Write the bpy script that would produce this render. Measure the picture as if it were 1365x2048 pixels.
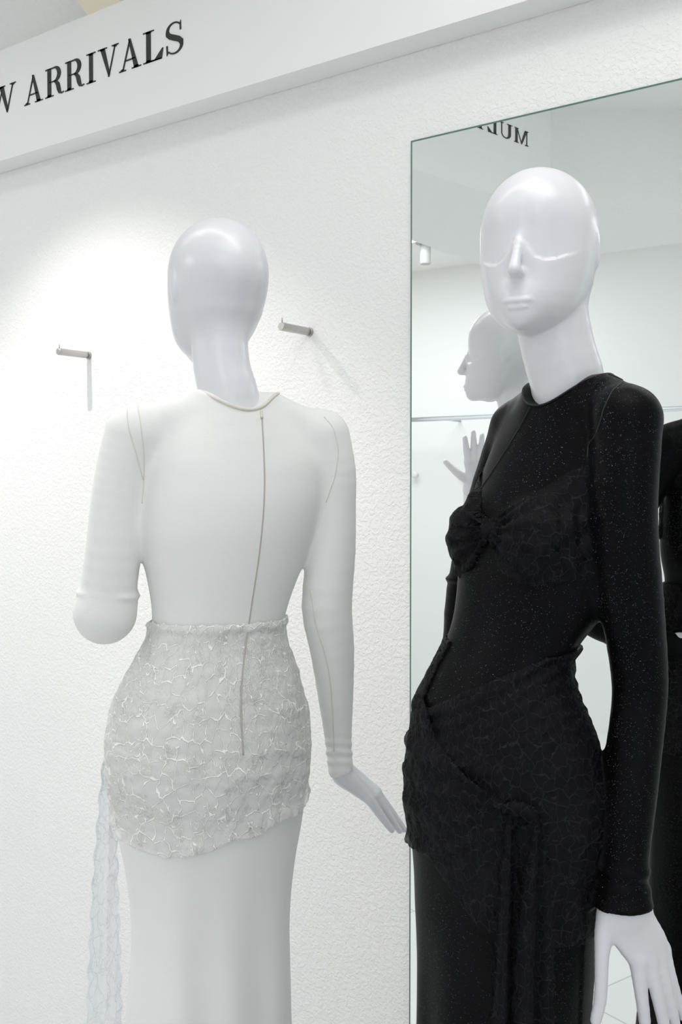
import bpy, math, random
import numpy as np

random.seed(3); np.random.seed(3)
for o in list(bpy.data.objects): bpy.data.objects.remove(o)
SC = bpy.context.scene
COL = SC.collection
PI = math.pi
R = math.radians

# ------------------------------------------------------------------ camera, lights, exposure
F = 2030.0
YAW = math.atan2(F, 2782.0) - 0.0
YAW = math.atan2(F, 2782.0)
PITCH = math.atan2(62.0, F)
cd = bpy.data.cameras.new('camera'); cam = bpy.data.objects.new('camera', cd); COL.objects.link(cam)
cam.location = (0, -1.768, 1.37)
cam.rotation_euler = (PI / 2 - PITCH, 0, YAW)
cd.sensor_fit = 'VERTICAL'; cd.sensor_height = 36; cd.lens = F / 2048 * 36; cd.clip_start = 0.05
SC.camera = cam
SC.view_settings.view_transform = 'Standard'; SC.view_settings.look = 'None'
SC.view_settings.gamma = 1; SC.view_settings.exposure = -0.10; SC.view_settings.use_curve_mapping = False
SC.cycles.use_denoising = True
SC.cycles.max_bounces = 14; SC.cycles.diffuse_bounces = 8; SC.cycles.transparent_max_bounces = 24
world = bpy.data.worlds.new('world'); SC.world = world; world.use_nodes = True
world.node_tree.nodes['Background'].inputs[0].default_value = (0.8, 0.9, 1, 1)
world.node_tree.nodes['Background'].inputs[1].default_value = 0.0


def area(name, loc, rot, sx, sy, power, color):
    l = bpy.data.lights.new(name, 'AREA'); l.shape = 'RECTANGLE'; l.size = sx; l.size_y = sy
    l.energy = power; l.color = color
    o = bpy.data.objects.new(name, l); COL.objects.link(o); o.location = loc; o.rotation_euler = rot
    return o


def spot(name, loc, target, power, color, angle, blend, radius):
    from mathutils import Vector
    l = bpy.data.lights.new(name, 'SPOT'); l.energy = power; l.color = color
    l.spot_size = R(angle); l.spot_blend = blend; l.shadow_soft_size = radius
    o = bpy.data.objects.new(name, l); COL.objects.link(o); o.location = loc
    o.rotation_euler = (Vector(target) - Vector(loc)).to_track_quat('-Z', 'Y').to_euler()
    return o


area('added_ceiling_fill', (-0.2, -1.0, 2.84), (0, 0, 0), 1.2, 1.2, 12, (1.0, 0.985, 0.96))  # added unseen panel, overhead light on the figures and the bulkhead
area('added_side_fill', (0.55, -3.3, 2.84), (0, 0, 0), 1.0, 1.2, 13, (0.98, 0.99, 1.0))  # added fill, no known lamp; brightens the bulkhead reflected in the mirror
area('added_rear_ceiling_fill', (-3.4, -3.0, 2.84), (0, 0, 0), 1.6, 1.2, 38, (0.97, 0.99, 1.0))  # unseen panel added to brighten the room reflected in the mirror
ww = area('added_wall_wash', (-1.3, -0.78, 2.83), (R(4), 0, 0), 3.6, 0.16, 5, (1.0, 0.985, 0.965))  # added unseen light strip, lifts the wall behind the figures
ww.data.spread = R(135)
area('added_blue_fill', (1.15, -2.6, 1.5), (0, R(90), 0), 2.0, 1.8, 8, (0.70, 0.88, 1.0))  # added bluish fill for an assumed window; no window is built
spot('assumed_wall_spot', (-2.12, -0.68, 2.50), (-2.04, -0.46, 1.5), 35, (1.0, 0.985, 0.96), 94, 0.6, 0.012)  # assumed lamp, placed from the direction of the hook shadows
spot('added_low_wall_fill', (-1.75, -0.85, 2.60), (-1.38, 0.0, 0.45), 26, (1.0, 0.985, 0.975), 52, 0.9, 0.10)  # soft spot added only to brighten the lower back wall
spot('added_left_low_wall_fill', (-3.0, -1.0, 2.60), (-2.35, 0.0, 0.45), 30, (1.0, 0.985, 0.975), 56, 0.9, 0.10)  # second added fill, for the lower wall further left

# ------------------------------------------------------------------ node material helpers
def mat(name, color=(0.8, 0.8, 0.8), rough=0.5, metal=0.0, **kw):
    m = bpy.data.materials.new(name); m.use_nodes = True
    b = m.node_tree.nodes['Principled BSDF']
    b.inputs['Base Color'].default_value = (*color, 1); b.inputs['Roughness'].default_value = rough
    b.inputs['Metallic'].default_value = metal
    for k, v in kw.items(): b.inputs[k].default_value = v
    return m


class NT:
    def __init__(self, m):
        self.t = m.node_tree; self.b = self.t.nodes['Principled BSDF']
        self.tc = self.t.nodes.new('ShaderNodeTexCoord')

    def n(self, typ, **kw):
        x = self.t.nodes.new(typ)
        for k, v in kw.items():
            if k.startswith('i_'): x.inputs[int(k[2:])].default_value = v
            else: setattr(x, k, v)
        return x

    def l(self, a, b): self.t.links.new(a, b)

    def math(self, op, a, b=None, clamp=False):
        x = self.n('ShaderNodeMath', operation=op, use_clamp=clamp)
        for i, v in enumerate((a, b)):
            if v is None: continue
            if isinstance(v, (int, float)): x.inputs[i].default_value = v
            else: self.l(v, x.inputs[i])
        return x.outputs[0]

    def smooth(self, v, lo, hi, a=0.0, b=1.0):
        x = self.n('ShaderNodeMapRange', interpolation_type='SMOOTHSTEP')
        self.l(v, x.inputs[0])
        for i, q in enumerate((lo, hi, a, b)): x.inputs[i + 1].default_value = q
        return x.outputs[0]

    def scaled(self, src, s):
        x = self.n('ShaderNodeMapping'); x.inputs['Scale'].default_value = s; self.l(src, x.inputs[0]); return x.outputs[0]

    def noise(self, vec, scale, detail=2, rough=0.5):
        x = self.n('ShaderNodeTexNoise'); x.inputs['Scale'].default_value = scale
        x.inputs['Detail'].default_value = detail; x.inputs['Roughness'].default_value = rough
        self.l(vec, x.inputs['Vector']); return x.outputs[0]

    def bump(self, h, dist, strength=1.0, prev=None):
        x = self.n('ShaderNodeBump'); x.inputs['Strength'].default_value = strength
        x.inputs['Distance'].default_value = dist; self.l(h, x.inputs['Height'])
        if prev is not None: self.l(prev, x.inputs['Normal'])
        return x.outputs[0]


def wall_mat(name, color, amp):
    m = mat(name, color, 0.75); t = NT(m)
    c = t.tc.outputs['Object']
    w = t.n('ShaderNodeVectorMath', operation='ADD'); t.l(c, w.inputs[0])
    nz = t.n('ShaderNodeTexNoise'); nz.inputs['Scale'].default_value = 60; t.l(c, nz.inputs['Vector'])
    sc = t.n('ShaderNodeVectorMath', operation='SCALE'); t.l(nz.outputs[1], sc.inputs[0]); sc.inputs['Scale'].default_value = 0.014
    t.l(sc.outputs[0], w.inputs[1])
    a = t.noise(w.outputs[0], 120, 3, 0.55)
    a = t.smooth(a, 0.40, 0.62)
    b = t.noise(c, 28, 2)
    h = t.math('ADD', a, t.math('MULTIPLY', b, 0.9))
    t.l(t.bump(h, amp, 0.75), t.b.inputs['Normal'])
    return m


M_WALL = wall_mat('textured_white_wall', (0.845, 0.838, 0.835), 0.0009)
M_PLAIN = mat('smooth_white_paint', (0.86, 0.86, 0.85), 0.8)
M_CEIL = wall_mat('ceiling_paint', (0.87, 0.87, 0.86), 0.0006)
M_BOARD = mat('sign_board_paint', (0.83, 0.835, 0.83), 0.6)
M_INK = mat('black_vinyl', (0.012, 0.014, 0.012), 0.5)
M_INK2 = mat('dark_grey_vinyl', (0.03, 0.035, 0.033), 0.5)
M_CREAM = mat('cream_painted_wood', (0.80, 0.72, 0.58), 0.6)
M_STEEL = mat('brushed_steel', (0.50, 0.485, 0.465), 0.36, 1.0)
M_CHROME = mat('chrome', (0.80, 0.83, 0.88), 0.22, 1.0)
M_MIRROR = mat('mirror_glass', (0.94, 0.965, 0.952), 0.0, 1.0)
M_EDGE = mat('green_glass_edge', (0.10, 0.19, 0.16), 0.15)
M_LAMP = mat('white_lamp_metal', (0.45, 0.46, 0.45), 0.4)
M_WHITEPL = mat('white_plastic', (0.8, 0.8, 0.8), 0.35)

M_BODY = mat('mannequin_gloss_white', (0.70, 0.70, 0.74), 0.30)
M_BODY.node_tree.nodes['Principled BSDF'].inputs['Coat Weight'].default_value = 0.25
M_BODY.node_tree.nodes['Principled BSDF'].inputs['Coat Roughness'].default_value = 0.2


def floor_mat():
    m = mat('pale_grey_floor_tiles', (0.62, 0.64, 0.63), 0.35); t = NT(m)
    mp = t.n('ShaderNodeMapping'); mp.inputs['Location'].default_value = (1.242, 1.211, 0)
    mp.vector_type = 'POINT'
    t.l(t.tc.outputs['Object'], mp.inputs[0])
    rt = t.n('ShaderNodeVectorRotate', rotation_type='Z_AXIS'); rt.inputs['Angle'].default_value = R(-18)
    t.l(mp.outputs[0], rt.inputs['Vector'])
    br = t.n('ShaderNodeTexBrick'); br.offset = 0.0; br.squash = 1.0
    br.inputs['Scale'].default_value = 1.0; br.inputs['Brick Width'].default_value = 0.8; br.inputs['Row Height'].default_value = 0.8
    br.inputs['Mortar Size'].default_value = 0.003
    br.inputs['Color1'].default_value = (0.70, 0.71, 0.71, 1); br.inputs['Color2'].default_value = (0.73, 0.74, 0.74, 1)
    br.inputs['Mortar'].default_value = (0.48, 0.49, 0.49, 1)
    t.l(rt.outputs[0], br.inputs['Vector']); t.l(br.outputs['Color'], t.b.inputs['Base Color'])
    return m


M_FLOOR = floor_mat()


def knit_white():
    m = mat('ivory_jersey', (0.79, 0.785, 0.775), 0.85); t = NT(m)
    m.node_tree.nodes['Principled BSDF'].inputs['Sheen Weight'].default_value = 0.15
    h = t.noise(t.scaled(t.tc.outputs['Object'], (260, 260, 420)), 1.0, 2)
    t.l(t.bump(h, 0.0006, 0.35), t.b.inputs['Normal'])
    return m


def knit_black():
    m = mat('black_lurex_knit', (0.006, 0.006, 0.0065), 0.5); t = NT(m)
    c = t.tc.outputs['Object']
    b = m.node_tree.nodes['Principled BSDF']
    b.inputs['Specular IOR Level'].default_value = 0.06; b.inputs['Sheen Weight'].default_value = 0.0; b.inputs['Sheen Roughness'].default_value = 0.35
    b.inputs['Sheen Tint'].default_value = (0.75, 0.78, 0.9, 1)
    vo = t.n('ShaderNodeTexVoronoi', feature='F1'); vo.inputs['Scale'].default_value = 1100; t.l(c, vo.inputs['Vector'])
    sep = t.n('ShaderNodeSeparateColor'); t.l(vo.outputs['Color'], sep.inputs[0])
    pick = t.math('GREATER_THAN', sep.outputs[0], 0.955)
    dot = t.math('LESS_THAN', vo.outputs['Distance'], 0.42)
    spk = t.math('MULTIPLY', pick, dot)
    mix = t.n('ShaderNodeMix', data_type='RGBA'); t.l(spk, mix.inputs[0])
    mix.inputs[6].default_value = (0.0030, 0.0030, 0.0036, 1); mix.inputs[7].default_value = (0.16, 0.165, 0.19, 1)
    t.l(mix.outputs[2], b.inputs['Base Color']); t.l(t.math('MULTIPLY', spk, 0.9), b.inputs['Metallic'])
    rr = t.math('SUBTRACT', 0.42, t.math('MULTIPLY', spk, 0.24)); t.l(rr, b.inputs['Roughness'])
    # glitter flakes face random ways
    mixn = t.n('ShaderNodeVectorMath', operation='SUBTRACT'); t.l(vo.outputs['Color'], mixn.inputs[0]); mixn.inputs[1].default_value = (0.5, 0.5, 0.5)
    scl = t.n('ShaderNodeVectorMath', operation='SCALE'); t.l(mixn.outputs[0], scl.inputs[0]); t.l(t.math('MULTIPLY', spk, 2.6), scl.inputs['Scale'])
    wv = t.n('ShaderNodeTexWave', wave_type='BANDS', bands_direction='DIAGONAL'); wv.inputs['Scale'].default_value = 110
    t.l(c, wv.inputs['Vector'])
    nb = t.bump(wv.outputs['Fac'], 0.0003, 0.15)
    ad = t.n('ShaderNodeVectorMath', operation='ADD'); t.l(nb, ad.inputs[0]); t.l(scl.outputs[0], ad.inputs[1])
    no = t.n('ShaderNodeVectorMath', operation='NORMALIZE'); t.l(ad.outputs[0], no.inputs[0])
    t.l(no.outputs[0], b.inputs['Normal'])
    return m


def lace(name, thread, net, scale, net_alpha, depth, rough=0.8):
    """floral lace: raised thread cells with petals, sheer net between the threads"""
    m = mat(name, thread, rough); t = NT(m)
    uv = t.n('ShaderNodeUVMap'); uv.uv_map = 'UVMap'
    nz = t.n('ShaderNodeTexNoise'); nz.inputs['Scale'].default_value = scale * 0.8; nz.inputs['Detail'].default_value = 2
    t.l(uv.outputs[0], nz.inputs['Vector'])
    sc = t.n('ShaderNodeVectorMath', operation='SCALE'); t.l(nz.outputs[1], sc.inputs[0]); sc.inputs['Scale'].default_value = 1.25 / scale
    ad = t.n('ShaderNodeVectorMath', operation='ADD'); t.l(uv.outputs[0], ad.inputs[0]); t.l(sc.outputs[0], ad.inputs[1])
    vec = t.scaled(ad.outputs[0], (1, 0.68, 1))

    def cells(s, w, rnd=0.9):
        v = t.n('ShaderNodeTexVoronoi', feature='DISTANCE_TO_EDGE', voronoi_dimensions='2D')
        v.inputs['Scale'].default_value = s; v.inputs['Randomness'].default_value = rnd; t.l(vec, v.inputs['Vector'])
        return t.smooth(v.outputs['Distance'], w, w * 2.6, 1.0, 0.0)
    big = cells(scale, 0.022)
    # petals: five-lobed curves round scattered centres
    f1 = t.n('ShaderNodeTexVoronoi', feature='F1', voronoi_dimensions='2D'); f1.inputs['Scale'].default_value = scale * 0.42
    f1.inputs['Randomness'].default_value = 0.7; t.l(vec, f1.inputs['Vector'])
    sc2 = t.n('ShaderNodeVectorMath', operation='SUBTRACT'); t.l(vec, sc2.inputs[0]); t.l(f1.outputs['Position'], sc2.inputs[1])
    sx = t.n('ShaderNodeSeparateXYZ'); t.l(sc2.outputs[0], sx.inputs[0])
    ang = t.math('ARCTAN2', sx.outputs[1], sx.outputs[0])
    rad = t.n('ShaderNodeVectorMath', operation='LENGTH'); t.l(sc2.outputs[0], rad.inputs[0])
    pet = t.math('ABSOLUTE', t.math('SINE', t.math('MULTIPLY', ang, 3.0)))
    rr = t.math('MULTIPLY', t.math('ADD', t.math('MULTIPLY', pet, 0.75), 0.18), 0.85 / scale)
    dd = t.math('ABSOLUTE', t.math('SUBTRACT', rad.outputs['Value'], rr))
    petals = t.smooth(dd, 0.028 / scale, 0.085 / scale, 1.0, 0.0)
    fine = t.math('MULTIPLY', cells(scale * 4.2, 0.05, 1.0), t.smooth(t.noise(vec, scale * 0.8, 1), 0.50, 0.60))
    th = t.math('MAXIMUM', t.math('MAXIMUM', big, petals), t.math('MULTIPLY', fine, 0.4))
    al = t.math('ADD', t.math('MULTIPLY', th, 1.0 - net_alpha), net_alpha, clamp=True)
    t.l(al, t.b.inputs['Alpha'])
    mix = t.n('ShaderNodeMix', data_type='RGBA'); t.l(th, mix.inputs[0])
    mix.inputs[6].default_value = (*net, 1); mix.inputs[7].default_value = (*thread, 1)
    t.l(mix.outputs[2], t.b.inputs['Base Color'])
    g = t.noise(t.scaled(uv.outputs[0], (500, 500, 1)), 1.0, 2)
    hh = t.math('ADD', th, t.math('MULTIPLY', g, 0.25))
    t.l(t.bump(hh, depth, 1.0), t.b.inputs['Normal'])
    return m


M_KW = knit_white(); M_KB = knit_black()
M_SEAMW = mat('ivory_seam_tape', (0.70, 0.665, 0.60), 0.8)
M_ZIP = mat('ivory_zip_teeth', (0.46, 0.42, 0.37), 0.7)
M_SEAMB = mat('black_seam_thread', (0.004, 0.004, 0.0045), 0.6)
M_LACEW = lace('white_floral_lace', (0.89, 0.88, 0.855), (0.80, 0.795, 0.78), 52, 0.68, 0.0011)
M_LACEWT = lace('white_sheer_lace', (0.86, 0.87, 0.88), (0.82, 0.85, 0.88), 48, 0.60, 0.0004)
M_LACEB = lace('black_floral_lace', (0.015, 0.015, 0.018), (0.003, 0.003, 0.004), 84, 0.90, 0.0014, 0.6)
M_LACEB.node_tree.nodes['Principled BSDF'].inputs['Specular IOR Level'].default_value = 0.12

# ------------------------------------------------------------------ object helpers
def link(name, me, m, parent=None):
    o = bpy.data.objects.new(name, me); COL.objects.link(o)
    if m is not None: me.materials.append(m)
    if parent is not None: o.parent = parent
    return o


def empty(name, loc=(0, 0, 0), rz=0.0):
    o = bpy.data.objects.new(name, None); COL.objects.link(o); o.location = loc; o.rotation_euler = (0, 0, rz)
    o.empty_display_size = 0.1
    return o


def tag(o, label, cat, group=None):
    o['label'] = label; o['category'] = cat
    if group: o['group'] = group
    return o


def mesh(verts, faces, smooth=False):
    me = bpy.data.meshes.new('m'); me.from_pydata([tuple(v) for v in verts], [], faces); me.update()
    if smooth: me.polygons.foreach_set('use_smooth', [True] * len(me.polygons))
    return me


def box(name, lo, hi, m, parent=None, bevel=0.0):
    x0, y0, z0 = lo; x1, y1, z1 = hi
    v = [(x0, y0, z0), (x1, y0, z0), (x1, y1, z0), (x0, y1, z0), (x0, y0, z1), (x1, y0, z1), (x1, y1, z1), (x0, y1, z1)]
    f = [(0, 3, 2, 1), (4, 5, 6, 7), (0, 1, 5, 4), (1, 2, 6, 5), (2, 3, 7, 6), (3, 0, 4, 7)]
    o = link(name, mesh(v, f), m, parent)
    if bevel:
        b = o.modifiers.new('b', 'BEVEL'); b.width = bevel; b.segments = 3
    return o


def prism(name, poly, z0, z1, m, parent=None):
    n = len(poly)
    v = [(x, y, z0) for x, y in poly] + [(x, y, z1) for x, y in poly]
    f = [tuple(range(n))[::-1], tuple(range(n, 2 * n))] + [(i, (i + 1) % n, n + (i + 1) % n, n + i) for i in range(n)]
    return link(name, mesh(v, f), m, parent)


def struct(o): o['kind'] = 'structure'; return o


def tube(name, pts, rad, m, parent=None, sides=10, closed=False, flat=None):
    """tube through points; rad number or list; flat=(normals, squash) not used"""
    P = np.array(pts, float); n = len(P)
    rad = np.full(n, rad) if np.isscalar(rad) else np.array(rad)
    T = np.gradient(P, axis=0) if not closed else (np.roll(P, -1, 0) - np.roll(P, 1, 0))
    T /= np.linalg.norm(T, axis=1)[:, None] + 1e-12
    up = np.array([0.13, 0.29, 0.95]); N = np.cross(T[0], up); N /= np.linalg.norm(N)
    V = []
    for i in range(n):
        N = N - T[i] * (N @ T[i]); N /= np.linalg.norm(N); B = np.cross(T[i], N)
        for k in range(sides):
            a = 2 * PI * k / sides; V.append(P[i] + rad[i] * (math.cos(a) * N + math.sin(a) * B))
    Fc = []
    for i in range(n if closed else n - 1):
        j = (i + 1) % n
        for k in range(sides):
            q = (k + 1) % sides; Fc.append((i * sides + k, i * sides + q, j * sides + q, j * sides + k))
    if not closed: Fc += [tuple(range(sides))[::-1], tuple((n - 1) * sides + k for k in range(sides))]
    return link(name, mesh(V, Fc, True), m, parent)


def lathe(name, prof, m, parent=None, seg=32, loc=(0, 0, 0), axis='Z'):
    V = []; Fc = []
    for r_, z_ in prof:
        for k in range(seg):
            a = 2 * PI * k / seg; x, y, z = r_ * math.cos(a), r_ * math.sin(a), z_
            if axis == 'Y': x, y, z = x, z, y
            V.append((x + loc[0], y + loc[1], z + loc[2]))
    for i in range(len(prof) - 1):
        for k in range(seg):
            q = (k + 1) % seg; Fc.append((i * seg + k, i * seg + q, (i + 1) * seg + q, (i + 1) * seg + k))
    Fc += [tuple(range(seg))[::-1], tuple((len(prof) - 1) * seg + k for k in range(seg))]
    me = mesh(V, Fc, False)
    o = link(name, me, m, parent)
    for p in me.polygons: p.use_smooth = len(p.vertices) == 4
    return o


# ------------------------------------------------------------------ room
XL, XR, YF, ZC, ZF = -4.8, 1.3, -4.45, 2.86, -0.25
struct(box('wall_back', (XL, 0, ZF), (XR, 0.12, ZC), M_WALL))
struct(box('wall_front', (XL, YF - 0.12, ZF), (XR, YF, ZC), M_PLAIN))
struct(box('wall_left', (XL - 0.12, YF, ZF), (XL, 0, ZC), M_PLAIN))
struct(box('wall_right', (XR, YF, ZF), (XR + 0.12, 0, ZC), M_PLAIN))
struct(box('floor', (XL - 0.12, YF - 0.12, ZF - 0.1), (XR + 0.12, 0.12, ZF), M_FLOOR))
struct(box('ceiling', (XL - 0.12, YF - 0.12, ZC), (XR + 0.12, 0.12, ZC + 0.1), M_CEIL))
# dropped bulkhead on the far side of the room (seen in the mirror)
struct(prism('trim_1', [(-1.944, -0.956), (-2.45, -0.956), (-2.45, -2.9), (-1.0, -2.9), (-1.0, -2.43), (-1.315, -2.393), (-1.745, -2.06)], 2.45, ZC, M_CEIL))
# sloping cream beam above the sign board
v = [(-2.02, -0.002, 2.481), (-1.90, -0.002, 2.481), (-1.90, -0.30, 2.69), (-2.02, -0.30, 2.69),
     (-2.02, -0.002, 2.62), (-1.90, -0.002, 2.62), (-1.90, -0.30, 2.83), (-2.02, -0.30, 2.83)]
v = [(x, y, z) if y < -0.01 else (x, y, z) for x, y, z in v]
struct(link('trim_2', mesh(v, [(0, 3, 2, 1), (4, 5, 6, 7), (0, 1, 5, 4), (1, 2, 6, 5), (2, 3, 7, 6), (3, 0, 4, 7)]), M_CREAM))

# ------------------------------------------------------------------ serif lettering
def stroke(pts, wid):
    """variable-width polyline -> quads in 2D"""
    P = np.array(pts, float); n = len(P); wid = np.interp(np.linspace(0, 1, n), np.linspace(0, 1, len(wid)), wid)
    T = np.gradient(P, axis=0); T /= np.linalg.norm(T, axis=1)[:, None] + 1e-9
    N = np.stack([-T[:, 1], T[:, 0]], 1)
    A = P + N * wid[:, None] / 2; B = P - N * wid[:, None] / 2
    return [[A[i], A[i + 1], B[i + 1], B[i]] for i in range(n - 1)]


def arc(cx, cy, rx, ry, a0, a1, n=18):
    return [(cx + rx * math.cos(R(a0 + (a1 - a0) * i / n)), cy + ry * math.sin(R(a0 + (a1 - a0) * i / n))) for i in range(n + 1)]


TH, TK, SF = 0.045, 0.155, 0.035


def serif(x, y, w, top=False):
    s = -1 if top else 1
    return [[(x - w / 2, y), (x + w / 2, y), (x + w / 2, y + s * SF), (x - w / 2, y + s * SF)],
            [(x - w / 4 - .02, y + s * SF), (x + w / 4 + .02, y + s * SF), (x + w * .16, y + s * SF * 2.3), (x - w * .16, y + s * SF * 2.3)]]


def line(a, b, w): return stroke([a, b], [w, w])


def glyph(c):
    g = []; W = 0.8
    if c == 'I': W = 0.40; g += line((.2, 0), (.2, 1), TK) + serif(.2, 0, .38) + serif(.2, 1, .38, True)
    if c == 'L':
        W = 0.74; g += line((.22, 0), (.22, 1), TK) + serif(.22, 0, .36) + serif(.22, 1, .38, True)
        g += [[(.22, 0), (.68, 0), (.68, .035), (.22, .045)], [(.40, .0), (.68, 0), (.73, .33), (.695, .33)]]
    if c == 'T':
        W = 0.76; g += line((.38, 0), (.38, 1), TK) + serif(.38, 0, .38)
        g += [[(.03, 1), (.73, 1), (.73, .955), (.03, .955)], [(.03, 1), (.16, .96), (.05, .72), (.01, .72)], [(.73, 1), (.60, .96), (.71, .72), (.75, .72)]]
    if c == 'E':
        W = 0.72; g += line((.2, 0), (.2, 1), TK) + [[(.03, 0), (.64, 0), (.64, .04), (.03, .04)], [(.03, 1), (.62, 1), (.62, .96), (.03, .96)]]
        g += [[(.2, .49), (.46, .49), (.46, .53), (.2, .53)], [(.44, .38), (.48, .38), (.48, .64), (.44, .64)]]
        g += [[(.5, 0), (.64, 0), (.69, .28), (.655, .28)], [(.5, 1), (.62, 1), (.66, .74), (.63, .74)]]
    if c == 'A':
        W = 0.86; g += [[(.12, 0), (.165, 0), (.445, .9), (.41, 1)], [(.595, 0), (.765, 0), (.455, 1), (.37, 1)]]
        g += [[(.22, .30), (.64, .30), (.63, .345), (.235, .345)]] + serif(.14, 0, .27) + serif(.68, 0, .36)
    if c == 'V':
        W = 0.84; g += [[(.10, 1), (.27, 1), (.47, .12), (.42, 0)], [(.66, 1), (.705, 1), (.45, 0), (.40, 0)]]
        g += serif(.185, 1, .36, True) + serif(.68, 1, .26, True)
    if c == 'W':
        W = 1.22; g += [[(.07, 1), (.23, 1), (.42, .1), (.36, 0)], [(.57, .86), (.61, .92), (.39, 0), (.34, 0)],
                        [(.48, 1), (.65, 1), (.84, .1), (.78, 0)], [(1.02, 1), (1.065, 1), (.82, 0), (.77, 0)]]
        g += serif(.15, 1, .32, True) + serif(.565, 1, .30, True) + serif(1.04, 1, .24, True)
    if c == 'N':
        W = 0.94; g += line((.16, 0), (.16, 1), TH) + line((.78, 0), (.78, 1), TH) + [[(.12, 1), (.28, 1), (.80, 0), (.74, 0)]]
        g += serif(.16, 0, .26) + serif(.14, 1, .24, True) + serif(.78, 1, .26, True)
    if c == 'M':
        W = 1.08; g += line((.15, 0), (.15, 1), TH) + line((.90, 0), (.90, 1), TK)
        g += [[(.12, 1), (.29, 1), (.56, .12), (.50, 0)], [(.84, 1), (.88, 1), (.54, 0), (.50, 0)]]
        g += serif(.15, 0, .26) + serif(.90, 0, .34) + serif(.16, 1, .24, True) + serif(.90, 1, .3, True)
    if c == 'U':
        W = 0.90; g += line((.20, .32), (.20, 1), TK) + line((.72, .32), (.72, 1), TH)
        g += stroke(arc(.46, .32, .26, .30, 180, 360, 20), [TK, TK * .8, .06, TH, TH]) + serif(.20, 1, .34, True) + serif(.72, 1, .26, True)
    if c == 'R':
        W = 0.86; g += line((.20, 0), (.20, 1), TK) + serif(.20, 0, .36) + [[(.04, 1), (.44, 1), (.44, .955), (.04, .955)]]
        g += stroke(arc(.42, .745, .20, .235, 90, -90, 20), [TH, TK * .85, TK, TK * .85, TH]) + [[(.2, .49), (.44, .49), (.44, .53), (.2, .53)]]
        g += stroke([(.40, .51), (.50, .46), (.565, .36), (.60, .20), (.645, .07), (.73, .02), (.82, .05)], [TH, .12, TK, TK, .12, .05, .035])
    if c == 'S':
        W = 0.66
        top = arc(.33, .745, .215, .235, 35, 180, 16)
        mid = [(.115, .745), (.13, .655), (.21, .575), (.33, .505), (.455, .435), (.54, .345), (.555, .25)]
        bot = arc(.33, .25, .225, .23, 0, -145, 16)
        g += stroke(top, [TH, TH, .06, .10]) + stroke(mid, [.10, .15, .17, .17, .15, .10]) + stroke(bot, [.10, .06, TH, TH])
        g += [[(.50, .70), (.545, .70), (.535, 1.0), (.50, .92)], [(.075, .32), (.12, .32), (.13, .06), (.09, 0)]]
    return g, W


def letter(c, origin, ux, uz, sx, h, depth, m, parent):
    """solid serif letter: origin at bottom left, ux along the baseline, uz up"""
    g, W = glyph(c)
    ux = np.array(ux, float); uz = np.array(uz, float); nn = np.cross(ux, uz); o = np.array(origin, float)
    V = []; Fc = []
    for q in g:
        b = len(V)
        area2 = sum(q[i][0] * q[(i + 1) % 4][1] - q[(i + 1) % 4][0] * q[i][1] for i in range(4))
        if area2 < 0: q = q[::-1]
        for d in (0.0, depth):
            for p in q: V.append(o + ux * p[0] * sx + uz * p[1] * h + nn * d)
        Fc += [(b + 3, b + 2, b + 1, b), (b + 4, b + 5, b + 6, b + 7)] + [(b + i, b + (i + 1) % 4, b + 4 + (i + 1) % 4, b + 4 + i) for i in range(4)]
    return link('letter', mesh(V, Fc), m, parent)


# sign board along the back wall
sb = empty('sign_board', (-1.4, -0.035, 2.236))
tag(sb, 'long white overhead sign board reading NEW ARRIVALS in black serif capitals', 'sign')
box('board', (-3.3, -0.035, 0), (2.65, 0.034, 0.293), M_BOARD, sb)
spec = [('N', -2.620, -2.530), ('E', -2.512, -2.452), ('W', -2.432, -2.310), ('A', -2.274, -2.197), ('R', -2.187, -2.112), ('R', -2.108, -2.033), ('I', -2.025, -1.991),
        ('V', -1.982, -1.907), ('A', -1.905, -1.828), ('L', -1.821, -1.753), ('S', -1.744, -1.688)]
for c, x0, x1 in spec:
    g, W = glyph(c); xs = [p[0] for q in g for p in q]
    sx = (x1 - x0) / (max(xs) - min(xs))
    letter(c, (x0 - min(xs) * sx + 1.4, -0.0352, 2.359 - 2.236), (1, 0, 0), (0, 0, 1), sx, 0.073, 0.0015, M_INK, sb)

# lettering on the bulkhead, read in the mirror
sg = empty('sign_lettering', (-1.8, -1.75, 2.675)); tag(sg, 'dark serif MULTI lettering seen reversed at the top of the mirror', 'sign')
dv = np.array([0.17738836, -0.98414093, 0]); base = np.array([-1.891, -1.25, 0]); nrm = np.array([0.984, 0.1774, 0])
for c, t0, t1 in [('M', .675, .582), ('U', .570, .492), ('L', .480, .418), ('T', .408, .345), ('I', .335, .30)]:
    g, W = glyph(c); xs = [p[0] for q in g for p in q]; sx = (t0 - t1) / (max(xs) - min(xs))
    p = base + dv * (t0 + min(xs) * sx) + nrm * 0.0004 + np.array([1.8, 1.75, 0])
    letter(c, p, -dv, (0, 0, 1), sx, 0.056, 0.002, M_INK2, sg)

# ------------------------------------------------------------------ mirror
mr = empty('wall_mirror', (-0.4, 0, 0.05)); tag(mr, 'tall frameless wall mirror with thin green glass edge behind the black dress', 'mirror')
box('glass', (-0.707, -0.0062, -0.197), (1.2, -0.0022, 2.005), M_MIRROR, mr)
box('edge', (-0.7105, -0.0060, -0.20), (-0.7072, -0.0004, 2.0085), M_EDGE, mr)
box('edge', (-0.7072, -0.0060, 2.0052), (1.2, -0.0004, 2.0085), M_EDGE, mr)

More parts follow.
